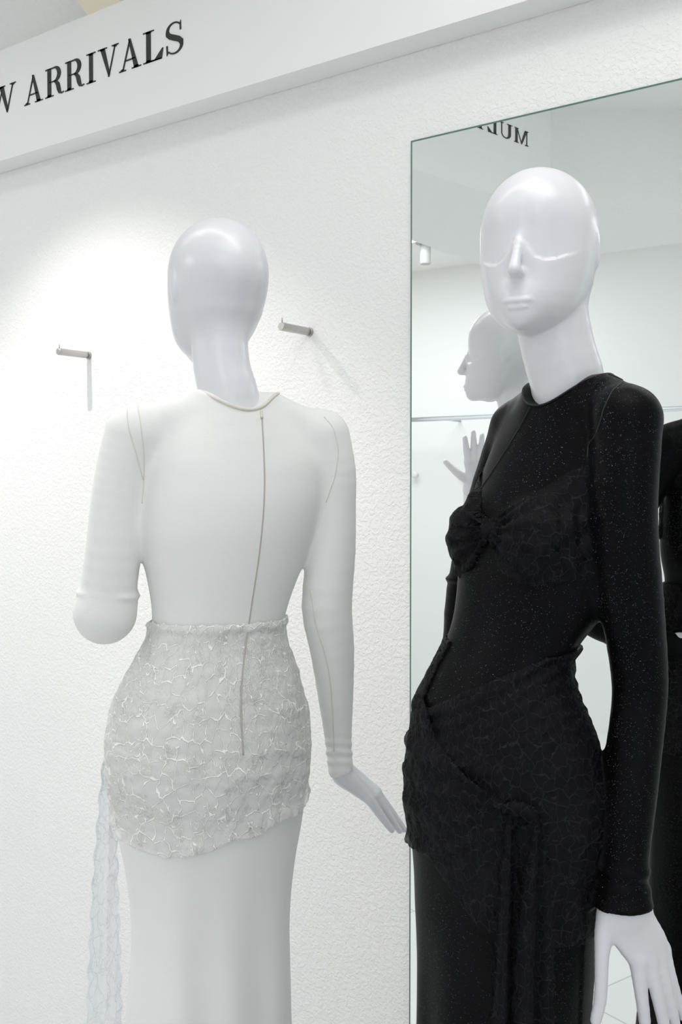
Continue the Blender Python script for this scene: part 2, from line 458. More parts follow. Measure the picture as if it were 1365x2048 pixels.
# ------------------------------------------------------------------ coat hooks
def hook(x, z, label):
    h = empty('wall_hook', (x, 0, z)); tag(h, label, 'wall hook', 'brushed steel wall hooks')
    lathe('rod', [(0.0085, -0.001), (0.0088, -0.02), (0.0088, -0.098), (0.0078, -0.1)], M_STEEL, h, 28, axis='Y')
    lathe('mounting_collar', [(0.0098, -0.0005), (0.0098, -0.004), (0.0090, -0.005)], M_STEEL, h, 28, axis='Y')
    tube('pin', [(0, -0.0955, 0.007), (0, -0.0955, 0.017), (0, -0.0955, 0.0195)], [0.0013, 0.0013, 0.0009], M_STEEL, h, 12)


hook(-2.108, 1.699, 'brushed steel peg hook on the white wall, left of the white-dressed mannequin')
hook(-1.375, 1.697, 'brushed steel peg hook on the white wall, between mannequin head and mirror')

# ------------------------------------------------------------------ things across the room, seen in the mirror
rl = empty('clothes_rail', (-1.6, -4.13, 1.787)); tag(rl, 'chrome clothes rail along the opposite wall, seen in the mirror', 'clothes rail')
tube('rail_tube', [(-2.6, 0, 0), (-1, 0, 0), (1, 0, 0), (2.4, 0, 0)], 0.0155, M_CHROME, rl, 20)
for x in (-1.9, 0.12, 2.1):
    tube('bracket', [(x, -0.318, 0), (x, -0.16, 0), (x, 0.0, 0)], 0.008, M_CHROME, rl, 12)
hg = empty('clothes_hanger', (-2.35, -4.13, 1.7808)); tag(hg, 'white clothes hanger on the chrome rail in the mirror', 'hanger')
hp = [(0.0 + 0.024 * math.sin(R(a)), 0, 0.0 + 0.024 * math.cos(R(a))) for a in range(-110, 181, 15)]
tube('hook', hp + [(0.0, 0, -0.05), (0, 0, -0.09)], 0.0022, M_CHROME, hg, 8)
tube('shoulder_bar', [(0, -0.21, -0.17), (0, -0.12, -0.125), (0, -0.03, -0.095), (0, 0.03, -0.095), (0, 0.12, -0.125), (0, 0.21, -0.17)], 0.006, M_WHITEPL, hg, 10)
sl = empty('ceiling_spot_lamp', (-3.33, -3.70, ZC)); tag(sl, 'small white cylindrical ceiling spot lamp seen in the mirror', 'lamp')
lathe('mounting_plate', [(0.062, 0.0), (0.062, -0.012), (0.058, -0.014)], M_LAMP, sl)
lathe('lamp_body', [(0.030, -0.014), (0.034, -0.02), (0.034, -0.135), (0.031, -0.14)], M_LAMP, sl)

for kx, lb_ in ((-3.85, 'small round white coat peg in the mirror, close to its left edge'), (-3.47, 'small round white coat peg in the mirror, touching the raised hand')):
    kb = empty('coat_peg', (kx, YF, 1.415)); tag(kb, lb_, 'coat peg', 'white coat pegs seen in the mirror')
    lathe('stem', [(.012, 0.0005), (.011, .03)], M_WHITEPL, kb, 20, axis='Y')
    lathe('peg_head', [(.012, .03), (.022, .034), (.025, .042), (.022, .05), (.010, .054)], M_WHITEPL, kb, 24, axis='Y')

# ------------------------------------------------------------------ implicit-surface modelling
def smin(a, b, k):
    h = np.clip(0.5 + 0.5 * (b - a) / k, 0, 1)
    return b * (1 - h) + a * h - k * h * (1 - h)


def smax(a, b, k): return -smin(-a, -b, k)


class Cone:
    """chain of tapering capsules"""
    def __init__(s, pts, k=0.012, join=0.006):
        P = np.array(pts, float)
        if len(P) > 2:
            E_ = np.vstack([2 * P[0] - P[1], P, 2 * P[-1] - P[-2]]); out = []
            for i in range(1, len(E_) - 2):
                p0, p1, p2, p3 = E_[i - 1:i + 3]
                for t in (0, 1 / 3, 2 / 3):
                    out.append(.5 * (2 * p1 + (p2 - p0) * t + (2 * p0 - 5 * p1 + 4 * p2 - p3) * t * t + (3 * p1 - p0 - 3 * p2 + p3) * t ** 3))
            P = np.array(out + [P[-1]])
        s.P = P.astype(np.float32); s.k = k; s.j = 0.0012
        r = s.P[:, 3:4]; s.lo = (s.P[:, :3] - r).min(0); s.hi = (s.P[:, :3] + r).max(0)

    def d(s, p):
        out = None
        for a, b in zip(s.P[:-1], s.P[1:]):
            ba = b[:3] - a[:3]; pa = p - a[:3]
            h = np.clip((pa @ ba) / max(ba @ ba, 1e-9), 0, 1)
            q = pa - h[:, None] * ba
            e = np.sqrt((q * q).sum(1)) - (a[3] + (b[3] - a[3]) * h)
            out = e if out is None else smin(out, e, s.j)
        return out


class Ell:
    def __init__(s, c, rad, yaw=0.0, k=0.02, sub=False, pitch=0.0, tilt=0.0):
        s.c = np.array(c, np.float32); s.r = np.array(rad, np.float32); s.k = k; s.sub = sub
        cy, sy = math.cos(yaw), math.sin(yaw); cp, sp = math.cos(pitch), math.sin(pitch)
        ct, st = math.cos(tilt), math.sin(tilt)
        s.M = (np.array([[cy, sy, 0], [-sy, cy, 0], [0, 0, 1]]).T @ np.array([[cp, 0, sp], [0, 1, 0], [-sp, 0, cp]]) @ np.array([[1, 0, 0], [0, ct, -st], [0, st, ct]])).astype(np.float32)
        m = s.r.max(); s.lo = s.c - m; s.hi = s.c + m

    def d(s, p):
        q = (p - s.c) @ s.M
        k1 = np.sqrt(((q / s.r) ** 2).sum(1)); k2 = np.sqrt(((q / s.r ** 2) ** 2).sum(1))
        return k1 * (k1 - 1) / np.maximum(k2, 1e-6)


class Loft:
    """stack of asymmetric ellipses; frame: lat = body's left, fwd = facing direction"""
    def __init__(s, tab, fwd, ztop, k=0.02, capk=0.02, zbot=None, off=0.0, sig=3, dz=.004):
        T = np.array(sorted(tab), float); z = np.arange(T[0, 0], T[-1, 0] + dz * .5, dz)
        cols = [np.interp(z, T[:, 0], T[:, i]) for i in range(1, 6)]
        kern = np.exp(-0.5 * (np.arange(-12, 13) / sig) ** 2); kern /= kern.sum()
        s.z = z; s.cols = [np.convolve(np.pad(c, 12, mode='edge'), kern, 'valid') for c in cols]
        s.f = np.array(fwd, float); s.lat = np.array([-s.f[1], s.f[0]]); s.ztop = ztop; s.k = k; s.ck = capk; s.off = off
        s.zb = T[0, 0] if zbot is None else zbot
        m = max(s.cols[2].max(), s.cols[3].max(), s.cols[4].max())
        s.lo = np.array([s.cols[0].min() - m, s.cols[1].min() - m, s.zb]); s.hi = np.array([s.cols[0].max() + m, s.cols[1].max() + m, ztop])

    def prm(s, z): return [np.interp(z, s.z, c) for c in s.cols]

    def d(s, p):
        cr, cv, a, bf, bb = s.prm(p[:, 2])
        x = p[:, 0] - cr; y = p[:, 1] - cv
        l = x * s.lat[0] + y * s.lat[1]; q = x * s.f[0] + y * s.f[1]
        b = np.where(q > 0, bf, bb)
        k1 = np.sqrt((l / a) ** 2 + (q / b) ** 2); k2 = np.sqrt((l / a ** 2) ** 2 + (q / b ** 2) ** 2)
        d = np.where(k1 < 0.3, (k1 - 1) * np.minimum(a, b), k1 * (k1 - 1) / np.maximum(k2, 1e-6)) - s.off
        d = smax(d, p[:, 2] - s.ztop, s.ck)
        return np.maximum(d, s.zb - p[:, 2])


def field(prims):
    def f(p):
        lo = p.min(0); hi = p.max(0); d = np.full(len(p), 0.3, np.float32)
        for q in prims:
            mg = 0.05
            if (q.lo - mg > hi).any() or (q.hi + mg < lo).any(): continue
            if hasattr(q, 'mod'): d = q.mod(p, d); continue
            e = q.d(p).astype(np.float32)
            if getattr(q, 'kf', None) is not None: d = smin(d, e, q.kf(p)); continue
            d = smax(d, -e, q.k) if getattr(q, 'sub', False) else smin(d, e, q.k)
        return d
    return f


def surface(f, xs, ys, zs, B=8):
    """surface nets on a rectilinear grid, evaluated only near the surface"""
    def padto(a):
        n = (-len(a)) % B; return np.concatenate([a, a[-1] + (a[-1] - a[-2]) * np.arange(1, n + 1)]) if n else a
    xs, ys, zs = [padto(np.array(a, np.float32)) for a in (xs, ys, zs)]
    nx, ny, nz = len(xs), len(ys), len(zs)
    vol = np.empty((nz, ny, nx), np.float32)
    cen = lambda a: (a.reshape(-1, B)[:, 0] + a.reshape(-1, B)[:, -1]) / 2
    hw = lambda a: (a.reshape(-1, B)[:, -1] - a.reshape(-1, B)[:, 0]) / 2 + (a[1] - a[0])
    cx, cy, cz = cen(xs), cen(ys), cen(zs); hx, hy, hz = hw(xs), hw(ys), hw(zs)
    for kz in range(len(cz)):
        Y, X = np.meshgrid(cy, cx, indexing='ij')
        pc = np.stack([X.ravel(), Y.ravel(), np.full(X.size, cz[kz])], 1).astype(np.float32)
        dc = f(pc); half = np.sqrt(hx.max() ** 2 + hy.max() ** 2 + hz[kz] ** 2) * 1.7
        layer = np.repeat(np.repeat(dc.reshape(len(cy), len(cx)), B, 0), B, 1)
        vol[kz * B:(kz + 1) * B] = np.where(layer < 0, -1.0, 1.0)[None]
        act = np.nonzero(np.abs(dc) < half)[0]
        if not len(act): continue
        by, bx = act // len(cx), act % len(cx)
        ii = np.arange(B)
        ZI, YI, XI = np.meshgrid(ii, ii, ii, indexing='ij')
        gz = (kz * B + ZI.ravel())[None].repeat(len(act), 0).ravel()
        gy = (by[:, None] * B + YI.ravel()[None]).ravel(); gx = (bx[:, None] * B + XI.ravel()[None]).ravel()
        p = np.stack([xs[gx], ys[gy], zs[gz]], 1)
        vol[gz, gy, gx] = f(p)
    ins = vol < 0
    c = ins[:-1, :-1, :-1].astype(np.int8)
    for dz in (0, 1):
        for dy in (0, 1):
            for dx in (0, 1):
                if dx + dy + dz: c += ins[dz:nz - 1 + dz, dy:ny - 1 + dy, dx:nx - 1 + dx]
    cells = np.argwhere((c > 0) & (c < 8)); del c
    ids = (cells[:, 0] * ny + cells[:, 1]) * nx + cells[:, 2]
    acc = np.zeros((len(cells), 3)); cnt = np.zeros(len(cells))
    cz_, cy_, cx_ = cells.T
    def corner(k): return cz_ + (k >> 2 & 1), cy_ + (k >> 1 & 1), cx_ + (k & 1)
    for a in range(8):
        for bit in (1, 2, 4):
            if a & bit: continue
            b = a | bit
            za, ya, xa = corner(a); zb, yb, xb = corner(b)
            va = vol[za, ya, xa].astype(float); vb = vol[zb, yb, xb].astype(float)
            m = (va < 0) != (vb < 0)
            t = np.where(m, va / np.where(m, va - vb, 1), 0)
            pa = np.stack([xs[xa], ys[ya], zs[za]], 1); pb = np.stack([xs[xb], ys[yb], zs[zb]], 1)
            acc[m] += (pa + t[:, None] * (pb - pa))[m]; cnt[m] += 1
    V = acc / cnt[:, None]
    Q = []
    st = {0: ny * nx, 1: nx, 2: 1}
    for ax in range(3):
        o1, o2 = [q for q in range(3) if q != ax]
        sl0 = [slice(1, None)] * 3; sl1 = [slice(1, None)] * 3
        sl0[ax] = slice(0, -1); sl1[ax] = slice(1, None)
        sl0[o1] = slice(1, -1); sl0[o2] = slice(1, -1); sl1[o1] = slice(1, -1); sl1[o2] = slice(1, -1)
        A = ins[tuple(sl0)]; Bb = ins[tuple(sl1)]
        for flip in (False, True):
            e = np.argwhere((~A & Bb) if flip else (A & ~Bb))
            if not len(e): continue
            e[:, o1] += 1; e[:, o2] += 1
            base_ = e[:, 0] * ny * nx + e[:, 1] * nx + e[:, 2]
            q = np.stack([base_ - st[o1] - st[o2], base_ - st[o2], base_, base_ - st[o1]], 1)
            if flip: q = q[:, ::-1]
            if ax == 1: q = q[:, ::-1]
            Q.append(q)
    Q = np.concatenate(Q); shp = Q.shape
    idx = np.searchsorted(ids, Q.ravel()); idx = np.clip(idx, 0, len(ids) - 1)
    ok = (ids[idx] == Q.ravel()).reshape(shp).all(1)
    Q = idx.reshape(shp)[ok]
    # orientation: our z,y,x ordering gives inward normals, turn them round
    return V, Q[:, ::-1]


def sub_mesh(V, Q, keep, uvf=None):
    Q = Q[keep]; used = np.unique(Q); mp = np.full(len(V), -1); mp[used] = np.arange(len(used)); Q = mp[Q]; V = V[used]
    me = bpy.data.meshes.new('m')
    me.vertices.add(len(V)); me.vertices.foreach_set('co', V.astype(np.float32).ravel())
    me.loops.add(Q.size); me.loops.foreach_set('vertex_index', Q.astype(np.int32).ravel())
    me.polygons.add(len(Q)); me.polygons.foreach_set('loop_start', np.arange(0, Q.size, 4, dtype=np.int32))
    me.update(calc_edges=True)
    me.polygons.foreach_set('use_smooth', np.ones(len(Q), bool))
    if uvf is not None:
        uv = me.uv_layers.new(name='UVMap'); U = uvf(V)[Q.ravel()]
        uv.data.foreach_set('uv', U.astype(np.float32).ravel())
    me.update()
    return me


def relax(V, Q, n=2, lam=0.5, mask=None):
    for _ in range(n):
        acc = np.zeros_like(V); cnt = np.zeros(len(V))
        for a, b in ((0, 1), (1, 2), (2, 3), (3, 0)):
            for s, t in ((a, b), (b, a)):
                for ax in range(3): acc[:, ax] += np.bincount(Q[:, s], V[Q[:, t], ax], len(V))
                cnt += np.bincount(Q[:, s], minlength=len(V))
        d = acc / np.maximum(cnt, 1)[:, None] - V
        V = V + lam * d * (1 if mask is None else mask[:, None])
    return V


def axis_grid(lo, hi, spans, coarse):
    """1-D grid from lo to hi; spans = [(a, b, step)] fine ranges, coarse elsewhere"""
    g = [lo]
    while g[-1] < hi:
        s = coarse
        for a, b, st in spans:
            if a - coarse <= g[-1] <= b: s = min(s, st)
        g.append(g[-1] + s)
    return np.array(g)


def cast(f, pts, direction, start=0.5, step=0.004):
    """first point of the surface met when coming along direction"""
    P = np.array(pts, float); D = np.array(direction, float); D /= np.linalg.norm(D)
    n = int(2 * start / step); t = -start + step * np.arange(n)
    out = []
    for p in P:
        q = (p[None] + t[:, None] * D[None]).astype(np.float32)
        d = f(q); i = int(np.argmax(d < 0))
        if d[i] >= 0: out.append(None); continue
        w = d[i - 1] / (d[i - 1] - d[i]); out.append(q[i - 1] + (q[i] - q[i - 1]) * w)
    return out


def spline(pts, n=60):
    P = np.array(pts, float); L = np.r_[0, np.cumsum(np.linalg.norm(np.diff(P, axis=0), axis=1))]
    t = np.linspace(0, L[-1], n); Q = np.stack([np.interp(t, L, P[:, i]) for i in range(P.shape[1])], 1)
    w = max(2, n // 14); k = np.ones(2 * w + 1) / (2 * w + 1)
    Z = np.stack([np.convolve(np.pad(Q[:, i], w, mode='reflect', reflect_type='odd'), k, 'valid') for i in range(P.shape[1])], 1)
    return Z


# ------------------------------------------------------------------ the mannequin figure
class Hollow:
    """broad eye hollow: fades into the forehead above, ends in a crisp cheek rim below"""
    def __init__(s, cr, cv, f, lat, dz):
        s.a = (cr, cv, f, lat, dz); s.lo = np.array([cr - .13, cv - .13, 1.64]); s.hi = np.array([cr + .13, cv + .13, 1.79])

    def mod(s, p, d):
        cr, cv, f, lat, dz = s.a
        x = p[:, 0] - cr; y = p[:, 1] - cv; l = np.abs(x * lat[0] + y * lat[1]); q = x * f[0] + y * f[1]; z = p[:, 2] - dz
        rim = np.interp(l, [0, .008, .014, .022, .033, .045, .06, .078], [1.692, 1.686, 1.676, 1.665, 1.6605, 1.6625, 1.669, 1.679])
        t = np.clip((z - rim + .0018) / .0036, 0, 1); t = t * t * (3 - 2 * t)
        u = np.clip((z - rim) / .088, 0, 1); u = .5 + .5 * np.cos(u * PI)
        w = np.interp(l, [0, .012, .033, .046, .058, .072], [.50, .80, 1, .75, .30, 0])
        return d + np.where(q > 0, .0080 * t * u * w, 0).astype(np.float32)


def head_prims(cr, cv, ang_f, dz=0.0):
    """egg head with brow hollows, nose, lips, chin, small ears; ang_f = facing direction (unit 2-vector)"""
    f = np.array(ang_f); lat = np.array([-f[1], f[0]])
    sh = lambda z: np.interp(z, [1.568, 1.60, 1.64, 1.70, 1.81], [0.036, 0.025, 0.009, 0.0, 0.0])
    rows = [(1.568, .004, .006, .004), (1.572, .020, .025, .019), (1.578, .034, .040, .029), (1.589, .048, .055, .039), (1.603, .0595, .068, .050), (1.620, .0675, .078, .062),
            (1.645, .0745, .087, .080), (1.672, .0785, .0925, .094), (1.690, .0797, .0948, .100), (1.708, .0800, .0955, .103)]
    for z in list(np.arange(1.716, 1.794, .008)) + list(np.arange(1.7955, 1.8045, .0015)) + [1.8050]:
        e_ = math.sqrt(max(0.004, 1 - ((z - 1.708) / .0972) ** 2.15)); rows.append((z, .0800 * e_, .0955 * e_, .103 * e_))
    tab = []
    for z, a, bf, bb in rows:
        s = sh(z); tab.append((z + dz, cr + f[0] * s, cv + f[1] * s, a, bf, bb))
    P = lambda l, q, z: (cr + lat[0] * l + f[0] * q, cv + lat[1] * l + f[1] * q, z + dz)
    yaw = math.atan2(lat[1], lat[0])
    L = Loft(tab, f, 1.8056 + dz, k=0.0035, capk=0.004, zbot=1.5675 + dz, sig=1.6, dz=.0015)
    pr = [L]
    pr.append(Ell(P(0, .076, 1.588), (.020, .020, .018), yaw, k=.02))
    pr.append(Ell(P(0, .072, 1.612), (.024, .022, .018), yaw, k=.02))
    L.kf = lambda p: np.interp((p[:, 0] - cr) * f[0] + (p[:, 1] - cv) * f[1], [-.06, .01], [.05, .0035]).astype(np.float32)
    pr.append(Hollow(cr, cv, f, lat, dz))
    pr.append(Cone([(*P(0, .0850, 1.697), .0040), (*P(0, .0950, 1.680), .0056), (*P(0, .1040, 1.660), .0068), (*P(0, .1110, 1.646), .0078)], k=.006))
    pr.append(Ell(P(0, .1005, 1.6425), (.0086, .011, .0055), yaw, k=.009))
    for s in (-1, 1):
        pr.append(Ell(P(s * .0078, .0955, 1.6075), (.0138, .0062, .0046), yaw + s * .34, k=.003, pitch=-s * 0.06))
    pr.append(Ell(P(0, .0945, 1.5990), (.0150, .0068, .0056), yaw, k=.0008))
    for s in (-1, 1):
        pr.append(Ell(P(s * .0775, -.006, 1.686), (.0045, .010, .024), yaw, k=.007))
    return pr


def uv_round(cr, cv):
    def g(V): return np.stack([np.arctan2(V[:, 0] - cr, -(V[:, 1] - cv)) * 0.135, V[:, 2]], 1)
    return g


W_ORG = (-0.200, 1.66); B_ORG = (0.280, 1.42)      # lateral / depth offsets of the two figures from the camera


def world_of(rv):
    c, s = math.cos(YAW), math.sin(YAW)
    return (rv[0] * c - rv[1] * s, -1.768 + rv[0] * s + rv[1] * c, 0.0)


def inside_shift(tab, d, zmax=9):
    return [(z, cr, cv, a - d, bf - d, bb - d) for z, cr, cv, a, bf, bb in tab]


def grow(chain, d): return [(x, y, z, max(r + d, .004)) for x, y, z, r in chain]


#  ---- white-dressed figure (seen from behind)
TW = [(0.013, -0.0134, -0.0029, 0.1676, 0.1421, 0.1422), (0.275, -0.0148, -0.0032, 0.1504, 0.1205, 0.1227), (0.483, -0.0160, -0.0035, 0.1387, 0.1061, 0.1096),
      (0.546, -0.0152, -0.0033, 0.1371, 0.1034, 0.1073), (0.630, -0.0140, -0.0031, 0.1326, 0.0983, 0.1026), (0.692, -0.0132, -0.0029, 0.1344, 0.0985, 0.1033),
      (0.755, -0.0133, -0.0029, 0.1420, 0.1029, 0.1086), (0.806, -0.0138, -0.0030, 0.1520, 0.1095, 0.1150), (0.860, -0.0135, -0.0029, 0.1594, 0.1094, 0.1206),
      (0.903, -0.0152, -0.0033, 0.1655, 0.1105, 0.1240), (0.944, -0.0165, -0.0036, 0.1669, 0.1101, 0.1236), (0.986, -0.0155, -0.0034, 0.1619, 0.1087, 0.1179),
      (1.029, -0.0136, -0.0030, 0.1517, 0.1037, 0.1087), (1.070, -0.0090, -0.0020, 0.1336, 0.0931, 0.0940), (1.108, -0.0060, -0.0013, 0.1129, 0.0802, 0.0780),
      (1.138, -0.0002, -0.0000, 0.1081, 0.0775, 0.0740), (1.175, 0.0039, 0.0008, 0.1143, 0.0821, 0.0792), (1.232, 0.0100, 0.0022, 0.1307, 0.0920, 0.0900),
      (1.290, 0.0152, 0.0033, 0.1470, 0.0980, 0.0990), (1.339, 0.0230, 0.0050, 0.1535, 0.0960, 0.0990), (1.400, 0.0290, 0.0060, 0.1560, 0.0840, 0.0880),
      (1.440, 0.0260, 0.0060, 0.1390, 0.0700, 0.0740), (1.475, 0.0250, 0.0060, 0.1080, 0.0560, 0.0600), (1.52, 0.025, 0.006, 0.080, 0.045, 0.05)]
FW = (-math.sin(R(20)), math.cos(R(20)))
HFW = (-math.sin(R(30)), math.cos(R(30)))
W_ARM_R = [(.170, .052, 1.444, .0450), (.183, .050, 1.385, .0420), (.185, .050, 1.33, .0400), (.184, .050, 1.253, .0405), (.176, .050, 1.160, .0425), (.185, .058, 1.085, .0375), (.191, .072, 1.0, .0300), (.195, .086, .93, .0235), (.199, .094, .872, .0215)]
W_ARM_L = [(-.128, -.055, 1.443, .0450), (-.144, -.056, 1.390, .0415), (-.155, -.056, 1.335, .0400), (-.163, -.053, 1.26, .0415), (-.172, -.045, 1.195, .044), (-.178, -.040, 1.160, .0465)]
W_FORE_L = [(-.178, -.040, 1.160, .0450), (-.172, .000, 1.215, .0390), (-.158, .032, 1.290, .0320), (-.133, .055, 1.355, .0245)]
SHO_W = [[(.060, .012, 1.500, .030), (.112, .030, 1.474, .030), (.162, .048, 1.448, .036)], [(.010, -.008, 1.500, .030), (-.062, -.032, 1.474, .030), (-.120, -.052, 1.448, .036)]]
NECK_W = [(.026, .000, 1.44, .060), (.019, -.004, 1.505, .051), (.006, .000, 1.555, .0462), (-.002, .010, 1.63, .0465)]
HAND_W_R = [Cone([(.199, .094, .885, .0215), (.204, .097, .862, .0190), (.226, .100, .842, .0155), (.250, .096, .820, .0095)], .008),
            Cone([(.204, .104, .862, .0175), (.228, .112, .844, .0145), (.259, .109, .823, .0100)], .008),
            Cone([(.206, .110, .862, .0175), (.230, .122, .844, .0145), (.262, .124, .823, .0100)], .008),
            Cone([(.206, .112, .862, .0160), (.230, .132, .843, .0135), (.260, .140, .822, .0098)], .008),
            Cone([(.250, .094, .820, .0088), (.272, .098, .788, .0072), (.289, .102, .764, .0052)], .004),
            Cone([(.259, .109, .823, .0092), (.284, .117, .785, .0076), (.304, .123, .756, .0055)], .004),
            Cone([(.262, .124, .823, .0094), (.290, .134, .783, .0078), (.313, .141, .752, .0056)], .004),
            Cone([(.260, .140, .822, .0090), (.287, .153, .784, .0075), (.307, .161, .757, .0054)], .004),
            Cone([(.209, .112, .858, .0150), (.222, .138, .834, .0105), (.233, .160, .816, .0085), (.243, .178, .800, .0068)], .008)]
e = np.array([-.27, .85]); K = np.array([-.086, .064])


def fin(off, z0, tip, r0, bend=0.0):
    a = K + e * off; n = np.array([.95, .30])
    b = a + e * off * .25 + n * bend * .5 + np.array([.004, .002]); c = a + e * off * .45 + n * bend + np.array([.009, .004])
    return Cone([(a[0], a[1], z0, r0), (b[0], b[1], z0 + (tip - z0) * .5, r0 * .86), (c[0], c[1], tip, r0 * .68)], .004)


HAND_W_L = [Cone([(-.133, .055, 1.350, .0220), (-.120, .058, 1.378, .0185), (K[0] + e[0] * o_, K[1] + e[1] * o_, z_, .0098)], .008) for o_, z_ in ((.028, 1.420), (.010, 1.427), (-.009, 1.424), (-.026, 1.414))]
HAND_W_L += [fin(.025, 1.420, 1.480, .0100, .004), fin(.008, 1.427, 1.494, .0102, .000), fin(-.009, 1.424, 1.486, .0098, .003), fin(-.025, 1.414, 1.464, .0088, .002)]
HAND_W_L += [Cone([(-.122, .064, 1.375, .0160), (-.122, .090, 1.382, .0115), (-.124, .113, 1.399, .0088), (-.129, .133, 1.419, .0068)], .008)]

#  ---- black-dressed figure (three-quarter front)
TB = [(0.013, -0.052, -0.0200, 0.168, 0.142, 0.143), (0.433, -0.0572, -0.0214, 0.1371, 0.1061, 0.1092), (0.611, -0.0593, -0.0222, 0.1328, 0.0987, 0.1029), (0.693, -0.0577, -0.0216, 0.1366, 0.1001, 0.1050),
      (0.738, -0.0568, -0.0213, 0.1409, 0.1025, 0.1078), (0.777, -0.0573, -0.0215, 0.1440, 0.1041, 0.1090), (0.811, -0.0575, -0.0218, 0.1470, 0.1034, 0.1115),
      (0.843, -0.0572, -0.0215, 0.1511, 0.1049, 0.1148), (0.874, -0.0571, -0.0214, 0.1583, 0.1077, 0.1194), (0.903, -0.0569, -0.0213, 0.1638, 0.1093, 0.1227),
      (0.933, -0.0569, -0.0213, 0.1653, 0.1085, 0.1229), (0.969, -0.0578, -0.0217, 0.1618, 0.1079, 0.1186), (1.007, -0.0591, -0.0221, 0.1553, 0.1052, 0.1122),
      (1.035, -0.0593, -0.0222, 0.1460, 0.1001, 0.1044), (1.071, -0.0624, -0.0234, 0.1320, 0.0920, 0.0928), (1.105, -0.0611, -0.0229, 0.1131, 0.0801, 0.0782),
      (1.133, -0.0519, -0.0195, 0.1031, 0.0739, 0.0705), (1.149, -0.0440, -0.0165, 0.1048, 0.0752, 0.0720), (1.166, -0.0335, -0.0126, 0.1093, 0.0785, 0.0755),
      (1.186, -0.0221, -0.0083, 0.1174, 0.0843, 0.0816), (1.207, -0.0148, -0.0056, 0.1229, 0.0883, 0.0859), (1.238, -0.0084, -0.0032, 0.1273, 0.0915, 0.0899),
      (1.259, -0.0061, -0.0023, 0.1275, 0.0917, 0.0906), (1.301, -0.0002, -0.0001, 0.1260, 0.0883, 0.0900), (1.350, 0.0100, 0.0040, 0.1240, 0.0820, 0.0860),
      (1.400, 0.0220, 0.0080, 0.1220, 0.0720, 0.0800), (1.440, 0.0330, 0.0110, 0.1200, 0.0620, 0.0700), (1.475, 0.0380, 0.0120, 0.1100, 0.0520, 0.0580), (1.52, 0.040, 0.012, 0.090, 0.045, 0.05)]
FB = (-math.sin(R(58)), -math.cos(R(58)))
HFB = (-math.sin(R(28)), -math.cos(R(28)))
B_ARM_L = [(.087, -.120, 1.447, .0430), (.083, -.122, 1.326, .0410), (.095, -.115, 1.216, .0400), (.108, -.105, 1.131, .0365), (.109, -.105, 1.082, .0348), (.0975, -.118, 1.012, .0350), (.0895, -.130, .960, .0335),
           (.083, -.140, .896, .0290), (.0815, -.145, .862, .0275), (.0800, -.150, .828, .0300)]
B_ARM_R = [(-.012, .120, 1.447, .0420), (-.045, .180, 1.32, .0400), (-.068, .228, 1.19, .0400), (-.073, .252, 1.08, .0385)]
B_FORE_R = [(-.073, .252, 1.08, .0385), (-.050, .205, 1.048, .0350), (-.025, .150, 1.034, .0290), (-.008, .110, 1.026, .0250), (.010, .085, 1.014, .0230), (.028, .064, .992, .0190)]
SHO_B = [[(.055, -.030, 1.500, .030), (.072, -.075, 1.480, .030), (.086, -.116, 1.453, .036)], [(.025, .030, 1.500, .030), (.008, .075, 1.480, .030), (-.010, .116, 1.453, .036)]]
NECK_B = [(.040, .006, 1.44, .060), (.038, .002, 1.500, .054), (.022, -.002, 1.555, .0500), (.008, -.004, 1.62, .0500)]


def H(x, y, r, v): return ((x - 682.5) * .000623 - .28, v, 1.37 - (y - 962) * .000623, r)


HAND_B_L = [Cone([H(1238, 1815, .018, -.150), H(1236, 1840, .015, -.152), H(1258, 1885, .0125, -.155), H(1283, 1920, .0108, -.158)], .008),
            Cone([H(1258, 1812, .020, -.150), H(1262, 1840, .0175, -.152), H(1290, 1885, .0135, -.153), H(1308, 1920, .0105, -.154)], .008),
            Cone([H(1276, 1812, .020, -.149), H(1284, 1840, .0170, -.150), H(1313, 1885, .0125, -.149), H(1330, 1918, .0100, -.147)], .008),
            Cone([H(1288, 1812, .017, -.148), H(1297, 1840, .0145, -.148), H(1326, 1880, .0115, -.144), H(1344, 1912, .0092, -.139)], .008),
            Cone([H(1283, 1920, .0108, -.158), H(1288, 1968, .0088, -.160), H(1299, 2040, .0074, -.157), H(1306, 2090, .0058, -.152)], .004),
            Cone([H(1308, 1922, .0102, -.154), H(1319, 1968, .0086, -.157), H(1338, 2043, .0075, -.154), H(1350, 2098, .0058, -.149)], .004),
            Cone([H(1331, 1918, .0096, -.147), H(1341, 1965, .0082, -.150), H(1361, 2035, .0072, -.147), H(1374, 2084, .0056, -.143)], .004),
            Cone([H(1345, 1910, .0090, -.139), H(1355, 1950, .0074, -.142), H(1374, 2010, .0065, -.139), H(1388, 2052, .0052, -.136)], .004),
            Cone([H(1226, 1830, .0135, -.152), H(1216, 1865, .0120, -.156), H(1209, 1910, .0090, -.162), H(1207, 1955, .0082, -.165), H(1204, 1995, .0078, -.167), H(1195, 2032, .0070, -.168)], .010)]
HAND_B_R = [Cone([(-.008, .110, 1.028, .020), (.004, .090, 1.014, .014), (.012 + o_, .074 + o_, 1.00 - .01 * i, .010)], .008) for i, o_ in enumerate((.012, .0, -.012))]
HAND_B_R += [Cone([(.012 + o_, .074 + o_, 1.00, .0095), (.026 + o_ * .7, .058 + o_ * .7, .990, .0075), (.030 + o_ * .6, .042 + o_ * .6, .975, .006)], .004) for o_ in (.018, .006, -.006, -.018)]
HAND_B_R += [Cone([(-.006, .10, 1.04, .014), (.008, .085, 1.02, .009), (.022, .066, 1.0, .007)], .008)]


